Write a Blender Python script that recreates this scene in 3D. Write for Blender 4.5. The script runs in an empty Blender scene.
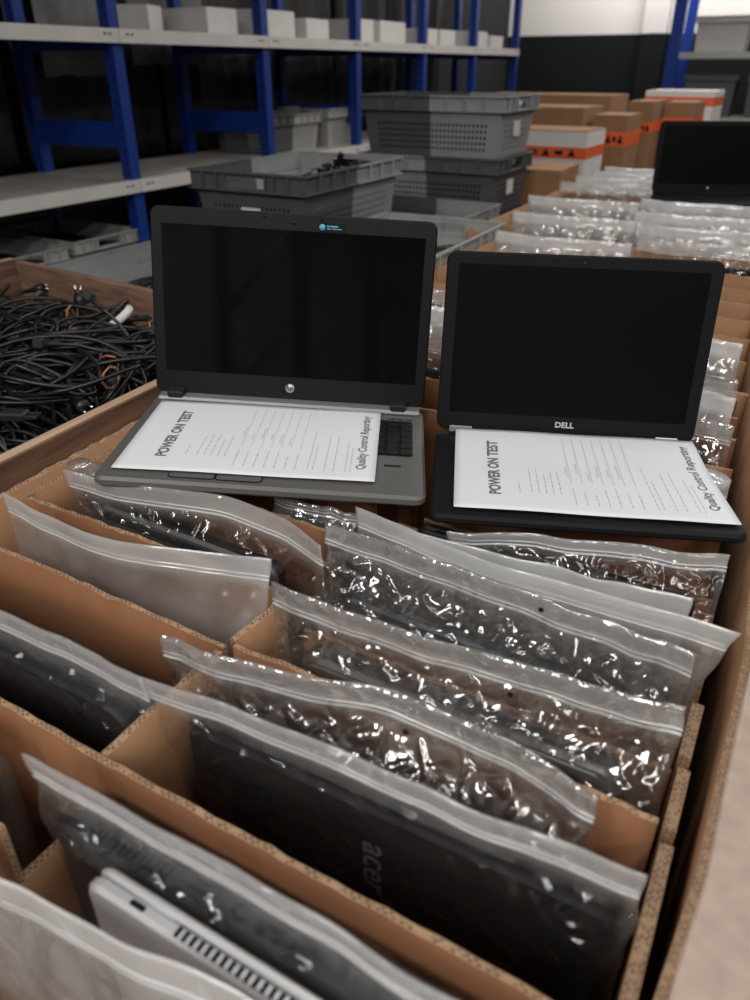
import bpy, bmesh, math, random
from mathutils import Vector, Matrix, noise
R = math.radians
rnd = random.Random(7)
SC = bpy.context.scene
COL = SC.collection
# ------------------------------------------------------------------ camera
cam_d = bpy.data.cameras.new('camera'); cam = bpy.data.objects.new('camera', cam_d); COL.objects.link(cam)
cam.location = (0, 0, 1.45)
cam.rotation_euler = (R(60), 0, R(29.5))
cam_d.sensor_width = 36; cam_d.sensor_fit = 'HORIZONTAL'; cam_d.lens = 36.0
cam_d.clip_start = 0.02; cam_d.clip_end = 60
cam_d.dof.use_dof = True; cam_d.dof.focus_distance = 0.93; cam_d.dof.aperture_fstop = 6.5
SC.camera = cam
# ------------------------------------------------------------------ world, lamps, exposure
w = bpy.data.worlds.new('world'); SC.world = w; w.use_nodes = True
w.node_tree.nodes['Background'].inputs[0].default_value = (0.75, 0.85, 1.0, 1)
w.node_tree.nodes['Background'].inputs[1].default_value = 0.10
def area(name, loc, rot, sx, sy, power, col=(1, .96, .9)):
    d = bpy.data.lights.new(name, 'AREA'); d.shape = 'RECTANGLE'; d.size = sx; d.size_y = sy
    d.energy = power; d.color = col
    o = bpy.data.objects.new(name, d); COL.objects.link(o); o.location = loc
    o.rotation_euler = [R(a) for a in rot]; return o
# fluorescent rows under the warehouse roof; strong ones behind the camera added to brighten the bags
for rx_, ry_, pw in ((-.9, -2.4, 80), (.7, -2.6, 92), (2.3, -1.6, 62), (-.75, 1.3, 13), (.8, 1.1, 15), (2.5, 1.6, 22), (-.75, 4.8, 26), (.8, 4.6, 26), (2.4, 4.8, 20), (-2.3, 5.6, 20), (-.7, 8.0, 28), (.8, 8.0, 28)):
    area('tube_row', (rx_, ry_, 3.45), (0, 0, 0), .40, 2.5, pw, (1, .97, .93))
area('back_wall_fill', (-1.8, 9.7, 3.6), (55, 0, 0), 3.0, .3, 130)  # unseen fill lamp added to brighten the white far wall
SC.view_settings.view_transform = 'Standard'; SC.view_settings.look = 'None'
SC.view_settings.exposure = 0.0; SC.view_settings.gamma = 1.0
SC.view_settings.use_curve_mapping = False
SC.cycles.transparent_max_bounces = 40
SC.cycles.max_bounces = 10

# ------------------------------------------------------------------ helpers
def tag(o, label=None, cat=None, group=None, kind=None):
    if label: o['label'] = label
    if cat: o['category'] = cat
    if group: o['group'] = group
    if kind: o['kind'] = kind
    return o
def empty(name, loc=(0, 0, 0), rz=0, M=None):
    o = bpy.data.objects.new(name, None); COL.objects.link(o); o.empty_display_size = .05
    if M is not None: o.matrix_world = M
    else:
        o.location = loc; o.rotation_euler = (0, 0, rz)
    return o
class MB:
    def __init__(s): s.v = []; s.f = []; s.m = []; s.sm = []; s.uv = {}
    def add(s, vs, fs, mi=0, sm=False, X=None, uvs=None):
        b = len(s.v)
        for p in vs:
            p = Vector(p); s.v.append(tuple(X @ p) if X is not None else tuple(p))
        for k, f in enumerate(fs):
            if uvs and uvs[k]: s.uv[len(s.f)] = uvs[k]
            s.f.append([b + i for i in f]); s.m.append(mi); s.sm.append(sm)
    def box(s, c, d, mi=0, X=None):
        x, y, z = c; a, b, h = d[0] / 2, d[1] / 2, d[2] / 2
        vs = [(x + i * a, y + j * b, z + k * h) for k in (-1, 1) for j in (-1, 1) for i in (-1, 1)]
        s.add(vs, [(0, 2, 3, 1), (4, 5, 7, 6), (0, 1, 5, 4), (2, 6, 7, 3), (0, 4, 6, 2), (1, 3, 7, 5)], mi, False, X)
    def rslab(s, w_, d_, t, r=.01, bev=.002, seg=5, mi=0, X=None, top=None):
        """rounded slab, corner at origin, z 0..t"""
        rings = []
        for ins, z in ((bev, 0), (0, bev), (0, t - bev), (bev, t)):
            rr = max(r - ins, .0005); pts = []
            for cx, cy, a0 in ((w_ - ins - rr, d_ - ins - rr, 0), (ins + rr, d_ - ins - rr, 90), (ins + rr, ins + rr, 180), (w_ - ins - rr, ins + rr, 270)):
                for k in range(seg + 1):
                    a = R(a0 + 90 * k / seg); pts.append((cx + rr * math.cos(a), cy + rr * math.sin(a), z))
            rings.append(pts)
        n = len(rings[0]); vs = [p for q in rings for p in q]; fs = []
        for k in range(3):
            for i in range(n):
                j = (i + 1) % n; fs.append((k * n + i, k * n + j, (k + 1) * n + j, (k + 1) * n + i))
        fs.append(tuple(reversed(range(n))))
        s.add(vs, fs, mi, False, X)
        s.add(rings[3], [tuple(range(n))], mi if top is None else top, False, X)
    def tube(s, path, r, n=6, mi=0, X=None, caps=True, closed=False):
        P = [Vector(p) for p in path]; vs = []; up = Vector((.3, .2, 1)).normalized(); N = len(P)
        for i, p in enumerate(P):
            a = P[(i - 1) % N] if closed else P[max(i - 1, 0)]; b = P[(i + 1) % N] if closed else P[min(i + 1, N - 1)]
            t = (b - a)
            if t.length < 1e-9: t = Vector((1, 0, 0))
            t.normalize()
            u = (up - t * up.dot(t))
            if u.length < 1e-4: u = t.orthogonal()
            u.normalize(); up = u; v = t.cross(u)
            rr = r[i] if isinstance(r, (list, tuple)) else r
            for k in range(n):
                a = 2 * math.pi * k / n; vs.append(p + u * math.cos(a) * rr + v * math.sin(a) * rr)
        fs = []
        for i in range(N if closed else N - 1):
            for k in range(n):
                j = (k + 1) % n; i2 = (i + 1) % N
                fs.append((i * n + k, i * n + j, i2 * n + j, i2 * n + k))
        if caps and not closed:
            fs.append(tuple(reversed(range(n)))); fs.append(tuple((N - 1) * n + k for k in range(n)))
        s.add(vs, fs, mi, True, X)
    def cyl(s, p, q, r, n=12, mi=0, X=None): s.tube([p, q], r, n, mi, X)
    def build(s, name, mats, parent=None, X=None):
        me = bpy.data.meshes.new(name); me.from_pydata(s.v, [], s.f)
        for m in (mats if isinstance(mats, (list, tuple)) else [mats]): me.materials.append(m)
        me.polygons.foreach_set('material_index', s.m); me.polygons.foreach_set('use_smooth', s.sm)
        if s.uv:
            L = me.uv_layers.new(name='UVMap')
            for fi, uv in s.uv.items():
                for k, li in enumerate(me.polygons[fi].loop_indices): L.data[li].uv = uv[k]
        me.update()
        o = bpy.data.objects.new(name, me); COL.objects.link(o)
        if parent is not None: o.parent = parent
        if X is not None: o.matrix_local = X
        return o
def copy_tree(o, parent=None):
    c = o.copy(); COL.objects.link(c)
    if parent is not None: c.parent = parent
    for ch in list(o.children): copy_tree(ch, c)
    return c
def T(x, y, z): return Matrix.Translation((x, y, z))
def RX(a): return Matrix.Rotation(R(a), 4, 'X')
def RY(a): return Matrix.Rotation(R(a), 4, 'Y')
def RZ(a): return Matrix.Rotation(R(a), 4, 'Z')
def lerp(a, b, t): return a + (b - a) * t
def sstep(a, b, x):
    t = max(0, min(1, (x - a) / (b - a))); return t * t * (3 - 2 * t)

# ------------------------------------------------------------------ materials
def nmat(name):
    m = bpy.data.materials.new(name); m.use_nodes = True; nt = m.node_tree; nt.nodes.clear()
    out = nt.nodes.new('ShaderNodeOutputMaterial'); return m, nt, out
def N(nt, t, **k):
    n = nt.nodes.new(t)
    for a, b in k.items():
        if a in n.inputs: n.inputs[a].default_value = b
        else: setattr(n, a, b)
    return n
def pmat(name, col, rough=.5, metal=0, var=.0, vscale=20, bump=0, bscale=200, spec=.5, coat=0, stretch=None, em=None):
    m, nt, out = nmat(name); p = N(nt, 'ShaderNodeBsdfPrincipled'); nt.links.new(p.outputs[0], out.inputs[0])
    p.inputs['Roughness'].default_value = rough; p.inputs['Metallic'].default_value = metal
    p.inputs['Specular IOR Level'].default_value = spec; p.inputs['Coat Weight'].default_value = coat
    p.inputs['Base Color'].default_value = (*col, 1)
    tc = N(nt, 'ShaderNodeTexCoord'); vec = tc.outputs['Object']
    if stretch:
        mp = N(nt, 'ShaderNodeMapping'); mp.inputs['Scale'].default_value = stretch; nt.links.new(vec, mp.inputs[0]); vec = mp.outputs[0]
    if var:
        no = N(nt, 'ShaderNodeTexNoise'); no.inputs['Scale'].default_value = vscale; no.inputs['Detail'].default_value = 6; nt.links.new(vec, no.inputs['Vector'])
        mr = N(nt, 'ShaderNodeMapRange'); mr.inputs[1].default_value = .3; mr.inputs[2].default_value = .7; mr.inputs[3].default_value = 1 - var; mr.inputs[4].default_value = 1 + var
        nt.links.new(no.outputs[0], mr.inputs[0])
        mx = N(nt, 'ShaderNodeVectorMath', operation='SCALE'); mx.inputs[0].default_value = col; nt.links.new(mr.outputs[0], mx.inputs['Scale'])
        nt.links.new(mx.outputs[0], p.inputs['Base Color'])
    if bump:
        no = N(nt, 'ShaderNodeTexNoise'); no.inputs['Scale'].default_value = bscale; nt.links.new(vec, no.inputs['Vector'])
        b = N(nt, 'ShaderNodeBump'); b.inputs['Strength'].default_value = bump; b.inputs['Distance'].default_value = .002
        nt.links.new(no.outputs[0], b.inputs['Height']); nt.links.new(b.outputs[0], p.inputs['Normal'])
    if em:
        p.inputs['Emission Color'].default_value = (*col, 1); p.inputs['Emission Strength'].default_value = em
    return m
def edge_mat(name, layers, col=(.34, .215, .125), pitch=.0056):
    """corrugated board seen on the cut: liners, flutes and dark air cells between"""
    m, nt, out = nmat(name); p = N(nt, 'ShaderNodeBsdfPrincipled'); nt.links.new(p.outputs[0], out.inputs[0]); p.inputs['Roughness'].default_value = .85
    uv = N(nt, 'ShaderNodeUVMap'); sp = N(nt, 'ShaderNodeSeparateXYZ'); nt.links.new(uv.outputs[0], sp.inputs[0])
    def mth(op, a, b=None):
        n = N(nt, 'ShaderNodeMath', operation=op)
        for i, x in enumerate((a, b)):
            if x is None: continue
            if isinstance(x, (int, float)): n.inputs[i].default_value = x
            else: nt.links.new(x, n.inputs[i])
        return n.outputs[0]
    v = mth('FRACT', mth('MULTIPLY', sp.outputs[1], layers))
    u = mth('PINGPONG', mth('ADD', mth('DIVIDE', sp.outputs[0], pitch), mth('MULTIPLY', mth('FLOOR', mth('MULTIPLY', sp.outputs[1], layers)), .4)), .5)
    u2 = mth('ADD', mth('MULTIPLY', u, 1.3), .175)
    d = mth('ABSOLUTE', mth('SUBTRACT', u2, v))
    hole = mth('MULTIPLY', mth('GREATER_THAN', d, .20), mth('LESS_THAN', mth('ABSOLUTE', mth('SUBTRACT', v, .5)), .34))
    no = N(nt, 'ShaderNodeTexNoise'); no.inputs['Scale'].default_value = 160
    tc = N(nt, 'ShaderNodeTexCoord'); nt.links.new(tc.outputs['Object'], no.inputs['Vector'])
    hole = mth('MULTIPLY', hole, mth('GREATER_THAN', no.outputs[0], .46))
    mx = N(nt, 'ShaderNodeMix', data_type='RGBA'); mx.inputs[6].default_value = (*col, 1); mx.inputs[7].default_value = (.065, .037, .021, 1)
    nt.links.new(hole, mx.inputs[0]); nt.links.new(mx.outputs[2], p.inputs['Base Color'])
    return m
def wood(name, c1, c2, axis='Y'):
    m, nt, out = nmat(name); p = N(nt, 'ShaderNodeBsdfPrincipled'); nt.links.new(p.outputs[0], out.inputs[0]); p.inputs['Roughness'].default_value = .75
    tc = N(nt, 'ShaderNodeTexCoord'); mp = N(nt, 'ShaderNodeMapping'); nt.links.new(tc.outputs['Object'], mp.inputs[0])
    mp.inputs['Scale'].default_value = (90, 5, 90) if axis == 'Y' else (5, 90, 90)
    no = N(nt, 'ShaderNodeTexNoise'); no.inputs['Scale'].default_value = 1.0; no.inputs['Detail'].default_value = 6; nt.links.new(mp.outputs[0], no.inputs['Vector'])
    cr = N(nt, 'ShaderNodeValToRGB'); cr.color_ramp.elements[0].position = .35; cr.color_ramp.elements[0].color = (*c1, 1); cr.color_ramp.elements[1].position = .65; cr.color_ramp.elements[1].color = (*c2, 1)
    nt.links.new(no.outputs[0], cr.inputs[0]); nt.links.new(cr.outputs[0], p.inputs['Base Color'])
    return m
def film(name, tint=(.97, .97, .97), frost=.10, gl_rough=.12, bump=.5, dist=.010, scale=28, gl=.9, hdr=.5, glmax=.30, base=.02, milk=(.95, .95, .95)):
    """thin polyethylene: mostly see-through, some milky scatter, glossy crinkles"""
    m, nt, out = nmat(name)
    tr = N(nt, 'ShaderNodeBsdfTransparent'); tr.inputs[0].default_value = (*tint, 1)
    di = N(nt, 'ShaderNodeBsdfDiffuse'); di.inputs[0].default_value = (*milk, 1)
    tl = N(nt, 'ShaderNodeBsdfTranslucent'); tl.inputs[0].default_value = (*milk, 1)
    mi = N(nt, 'ShaderNodeMixShader'); mi.inputs[0].default_value = .5
    nt.links.new(di.outputs[0], mi.inputs[1]); nt.links.new(tl.outputs[0], mi.inputs[2])
    at = N(nt, 'ShaderNodeAttribute'); at.attribute_name = 'header'
    tc = N(nt, 'ShaderNodeTexCoord')
    n0 = N(nt, 'ShaderNodeTexNoise'); n0.inputs['Scale'].default_value = 14; nt.links.new(tc.outputs['Object'], n0.inputs['Vector'])
    mr0 = N(nt, 'ShaderNodeMapRange'); mr0.inputs[1].default_value = .35; mr0.inputs[2].default_value = .7; mr0.inputs[3].default_value = frost * .55; mr0.inputs[4].default_value = frost * 1.5
    nt.links.new(n0.outputs[0], mr0.inputs[0])
    ml = N(nt, 'ShaderNodeMath', operation='MULTIPLY_ADD'); ml.inputs[1].default_value = hdr; nt.links.new(at.outputs['Fac'], ml.inputs[0]); nt.links.new(mr0.outputs[0], ml.inputs[2])
    m1 = N(nt, 'ShaderNodeMixShader'); nt.links.new(ml.outputs[0], m1.inputs[0]); nt.links.new(tr.outputs[0], m1.inputs[1]); nt.links.new(mi.outputs[0], m1.inputs[2])
    rg = N(nt, 'ShaderNodeTexNoise'); rg.noise_type = 'RIDGED_MULTIFRACTAL'; rg.inputs['Scale'].default_value = scale; rg.inputs['Detail'].default_value = 3.0; rg.inputs['Distortion'].default_value = .6
    nt.links.new(tc.outputs['Object'], rg.inputs['Vector'])
    b = N(nt, 'ShaderNodeBump'); b.inputs['Strength'].default_value = bump; b.inputs['Distance'].default_value = dist; ac = N(nt, 'ShaderNodeAttribute'); ac.attribute_name = 'crease'; mc = N(nt, 'ShaderNodeMath', operation='MULTIPLY'); mc.inputs[1].default_value = bump; nt.links.new(ac.outputs['Fac'], mc.inputs[0]); nt.links.new(mc.outputs[0], b.inputs['Strength']); nt.links.new(rg.outputs[0], b.inputs['Height'])
    g = N(nt, 'ShaderNodeBsdfGlossy'); g.inputs['Roughness'].default_value = gl_rough; nt.links.new(b.outputs[0], g.inputs['Normal'])
    lw = N(nt, 'ShaderNodeFresnel'); lw.inputs['IOR'].default_value = 1.5; nt.links.new(b.outputs[0], lw.inputs['Normal'])
    ma = N(nt, 'ShaderNodeMath', operation='MULTIPLY_ADD'); ma.inputs[1].default_value = gl; ma.inputs[2].default_value = base; ma.use_clamp = True; nt.links.new(lw.outputs[0], ma.inputs[0])
    mn = N(nt, 'ShaderNodeMath', operation='MINIMUM'); mn.inputs[1].default_value = glmax; nt.links.new(ma.outputs[0], mn.inputs[0])
    m2 = N(nt, 'ShaderNodeMixShader'); nt.links.new(mn.outputs[0], m2.inputs[0]); nt.links.new(m1.outputs[0], m2.inputs[1]); nt.links.new(g.outputs[0], m2.inputs[2])
    nt.links.new(m2.outputs[0], out.inputs[0]); return m
KRAFT = pmat('kraft_cardboard', (.205, .086, .037), .8, var=.13, vscale=9, bump=.15, bscale=300)
KRAFT_L = pmat('light_kraft_cardboard', (.285, .150, .074), .8, var=.10, vscale=9, bump=.15, bscale=300)
KRAFT_G = pmat('greyish_kraft_cardboard', (.36, .285, .24), .85, var=.10, vscale=60, bump=.12, bscale=300)
EDGE1 = edge_mat('single_wall_cut_edge', 1)
EDGE2 = edge_mat('double_wall_cut_edge', 2, col=(.24, .15, .088), pitch=.0058)
WOOD_Y = wood('rail_wood', (.10, .048, .028), (.21, .115, .070), 'Y')
WOOD_X = wood('board_wood', (.13, .070, .044), (.26, .155, .102), 'X')
WOOD_TOP = wood('pale_wood_top', (.36, .235, .15), (.50, .35, .24), 'Y')  # paler tone for the upward faces of the side boards
FILM = film('clear_plastic_film', frost=.009, bump=.9, dist=.018, scale=40, gl=1.6, hdr=.28, glmax=.22, base=.0)
FILM_F = film('milky_plastic_film', frost=.15, bump=.3, gl_rough=.22, gl=1.4, hdr=.26, glmax=.25)
FILM_C = film('crinkled_plastic_film', frost=.04, bump=1.0, dist=.024, scale=46, gl=4.2, gl_rough=.10, hdr=.17, glmax=.42)
FILM_B = film('pale_plastic_film', frost=.36, bump=.9, dist=.022, gl=3.0, gl_rough=.15, hdr=.42, glmax=.32)
ZIP = film('zip_plastic', frost=.95, bump=.1, gl=1.6, hdr=0)
BLACK = pmat('black_plastic', (.007, .007, .008), .5, var=.1, vscale=60, spec=.22)
MATTE = pmat('matte_black_plastic', (.006, .006, .007), .6, spec=.18)
DARKG = pmat('dark_grey_plastic', (.016, .018, .021), .5, spec=.3, var=.1)
MIDG = pmat('grey_laptop_plastic', (.085, .082, .080), .4, var=.08)
BLUEG = pmat('blue_grey_laptop_lid', (.030, .038, .052), .4, var=.15)
SILVER = pmat('silver_metal', (.55, .55, .56), .38, .6)
DECK = pmat('brushed_dark_aluminium', (.115, .112, .108), .42, .15, var=.06, vscale=3, stretch=(2, 220, 2))
STRIP = pmat('bright_aluminium', (.50, .50, .52), .30, .7)
GLASS = pmat('glossy_black_screen', (.0025, .0025, .003), .06, spec=.5)
MSCREEN = pmat('matte_black_screen', (.0028, .0028, .003), .4, spec=.10)
PAPER = pmat('white_paper', (.70, .715, .75), .8, var=.015, vscale=12)
INK = pmat('printed_ink', (.13, .13, .14), .8)
INKG = pmat('grey_printed_ink', (.35, .35, .37), .8)
LOGO = pmat('silver_logo', (.62, .62, .62), .35, .4)
CYAN = pmat('cyan_sticker_print', (.10, .42, .62), .5)
LABEL = pmat('white_label', (.72, .71, .68), .6)
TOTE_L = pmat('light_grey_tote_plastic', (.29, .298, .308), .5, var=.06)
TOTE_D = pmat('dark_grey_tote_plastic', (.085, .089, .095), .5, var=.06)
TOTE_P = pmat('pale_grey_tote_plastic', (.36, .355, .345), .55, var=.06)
BLUE = pmat('blue_painted_steel', (.006, .035, .24), .4, var=.05)
SHELF = pmat('white_painted_steel', (.62, .60, .57), .5, var=.08, vscale=5)
SHELFTOP = pmat('worn_shelf_top', (.30, .275, .25), .6, var=.22, vscale=4)
WHITEBOX = pmat('white_carton', (.68, .66, .64), .7, var=.04)
ORANGE = pmat('orange_tape', (.78, .13, .035), .45)
TARP = pmat('dark_plastic_sheeting', (.020, .020, .021), .5, var=.35, vscale=3)
TARP_G = pmat('grey_plastic_sheeting', (.17, .17, .172), .45, var=.4, vscale=4)
CORD = pmat('black_rubber_cord', (.009, .009, .010), .38)
BRASS = pmat('plug_pin_metal', (.60, .57, .52), .25, 1)
TIE = pmat('orange_rubber_band', (.42, .17, .06), .6)
CONCRETE = pmat('grey_concrete', (.09, .088, .085), .8, var=.2, vscale=3)
CHAR = pmat('charcoal_paint', (.009, .011, .011), .8, var=.06, spec=.1)
WHITEW = pmat('white_wall_paint', (.60, .58, .57), .8, var=.03)
DARKW = pmat('shaded_dark_surface', (.010, .010, .011), .8)  # dimness of the background put into the wall colour; slot marks share it

# ------------------------------------------------------------------ the building
def struct(name, mb, m, kind='structure'):
    o = mb.build(name, m); o['kind'] = kind; return o
m = MB(); m.box((-.5, 4, -.05), (13, 20, .1)); struct('floor', m, CONCRETE)
m = MB(); m.box((-.5, 4, 5.05), (13, 20, .1)); struct('ceiling', m, DARKW)
m = MB(); m.box((-4.25, 4, 2.5), (.1, 20, 5)); struct('wall_left', m, DARKW)
m = MB(); m.box((6.05, 4, 2.5), (.1, 20, 5)); struct('wall_right', m, CHAR)
m = MB(); m.box((-.5, -6.05, 2.5), (13, .1, 5)); struct('wall_front', m, TARP_G)
m = MB(); m.box((-.5, 11.05, .9), (13, .1, 1.8), 0); m.box((-.5, 11.05, 3.4), (13, .1, 3.2), 1); struct('wall_back', m, [CHAR, WHITEW])
m = MB(); m.box((-2.30, 10.92, .9), (.28, .16, 1.8), 0); m.box((-2.30, 10.92, 3.4), (.28, .16, 3.2), 1); struct('trim_1', m, [CHAR, WHITEW])

# ------------------------------------------------------------------ shelving along the left wall
XF, XB = -3.0, -3.62
POSTS = [1.85, 2.88, 4.0, 5.03, 6.04, 7.03, 8.06]
ORD = ['end', 'first', 'second', 'third', 'fourth', 'fifth', 'sixth']
for k, y in enumerate(POSTS):
    if k == 0: continue
    t = empty('shelf_upright', (XF, y, 0))
    tag(t, 'blue steel shelving upright frame, %s along the row beyond the grey totes' % ORD[k], 'shelf upright', 'blue upright frames of the shelving row')
    for nm, x in (('front_post', 0), ('rear_post', XB - XF)):
        m = MB(); m.box((x, 0, 1.3), (.06, .060, 2.6)); o = m.build(nm, BLUE, t)
        m = MB(); rows_ = [(.80, .0008)]
        for i in range(22):
            zc = .85 + i * .05; rows_ += [(zc - .0115, .0008), (zc - .011, .006), (zc + .011, .006), (zc + .0115, .0008)]
        vs = [(x + .008 + sx * hw, -.0306, zc) for zc, hw in rows_ for sx in (-1, 1)]
        m.add(vs, [(2 * i, 2 * i + 1, 2 * i + 3, 2 * i + 2) for i in range(len(rows_) - 1)])
        m.build('perforation_pattern', DARKW, o)
    for z, h in ((.55, .10), (1.165, .11), (1.56, .09), (2.2, .1)):
        m = MB(); m.box(((XB - XF) / 2, 0, z), (abs(XB - XF) - .05, .03, h)); m.build('crossbar', BLUE, t)
for lev, z in (('upper', 1.60), ('middle', .972), ('lower', .42)):
    for k in range(len(POSTS) - 1):
        y0, y1 = POSTS[k] + .002, POSTS[k + 1] - .002
        t = empty('shelf_board', ((XF + XB) / 2, (y0 + y1) / 2, z))
        tag(t, 'white steel %s shelf board, %s bay of the blue shelving row' % (lev, ['nearest', 'second', 'third', 'fourth', 'fifth', 'farthest'][k]), 'shelf', 'white shelf boards')
        m = MB(); m.box((0, 0, -.008), (.66, y1 - y0, .016)); m.build('panel', SHELFTOP, t)
        m = MB(); m.box((.345, 0, -.028), (.03, y1 - y0, .056)); o = m.build('front_lip', SHELF, t)
        m = MB()
        for s in (-1, 1):
            for d in (.05, .08): m.box((.3605, s * ((y1 - y0) / 2 - d), -.022), (.001, .016, .008))
        m.build('slot_pattern', DARKW, o)
# dark sheeting hung behind the shelving, bay by bay
def sheet(y0, y1, z0, z1, x, amp, mat, label):
    m = MB(); n, k = 40, 8; vs = []
    for i in range(n + 1):
        for j in range(k + 1):
            y = lerp(y0, y1, i / n); z = lerp(z0, z1, j / k)
            q = noise.noise((y * 5, z * .7, x)) * amp + noise.noise((y * 14, z * .9, x + 3)) * amp * .4
            vs.append((x + q, y, z + (noise.noise((y * 4, 0, 2)) * .05 if j == 0 else 0)))
    m.add(vs, [(i * (k + 1) + j, (i + 1) * (k + 1) + j, (i + 1) * (k + 1) + j + 1, i * (k + 1) + j + 1) for i in range(n) for j in range(k)], 0, True)
    o = m.build('plastic_sheet', mat); md = o.modifiers.new('thick', 'SOLIDIFY'); md.thickness = .003
    tag(o, label, 'plastic sheet')
SN = ['nearest', 'second', 'third', 'fourth', 'fifth', 'farthest']
for k in range(6):
    y0, y1 = POSTS[k] + .03, POSTS[k + 1] - .03
    sheet(y0, y1, .98, 2.55, -3.78, .07, TARP, 'dark plastic sheeting hung behind %s bay of blue shelving' % SN[k])
for k, (y0, y1) in enumerate(((2.25, 2.72), (3.05, 3.5), (3.7, 4.3))):
    sheet(y0, y1, 1.36 + .05 * k, 2.4, -3.69, .03, TARP_G, 'grey plastic sheet drooping behind the %s shelf opening under the upper shelf' % ['nearest', 'second', 'third'][k])

def carton(name, x, y, z, w_, d_, h, rz, mat, label, cat='box', group=None, flaps=True, extra=None):
    t = empty(name, (x, y, z), R(rz)); tag(t, label, cat, group)
    m = MB(); m.rslab(w_, d_, h - .004, .003, .001, 2, X=T(-w_ / 2, -d_ / 2, 0)); m.build('body', mat, t)
    if flaps:
        for s in (-1, 1):
            m = MB(); m.box((0, s * d_ / 4, h - .002 + .0005), (w_ * .995, d_ / 2 - .003, .004)); m.build('flap', mat, t)
    if extra: extra(t)
    return t
# white cartons on the upper shelf
wb = [(3.36, .2, .15), (3.74, .26, .11), (4.22, .40, .11), (4.66, .28, .11), (5.26, .24, .12), (5.66, .42, .11), (6.25, .34, .11), (6.62, .28, .10), (7.28, .40, .10), (7.72, .28, .10)]
for k, (y, d_, h) in enumerate(wb):
    if k == 0:
        carton('white_box', -3.3, 3.36, 1.60,   .20, .20, .12, 24, WHITEBOX, 'tilted open white box among the papers at near end of upper shelf')
        continue
    carton('white_box', -3.22, y, 1.60, .34, d_ * .93, h + (k % 3) * .012, rnd.uniform(-4, 4), WHITEBOX, 'small white carton in the row along the upper shelf, number %d going away' % k if False else 'small white carton lined up on the upper white shelf of the blue racking', 'box', 'white cartons on the upper shelf')

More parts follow.
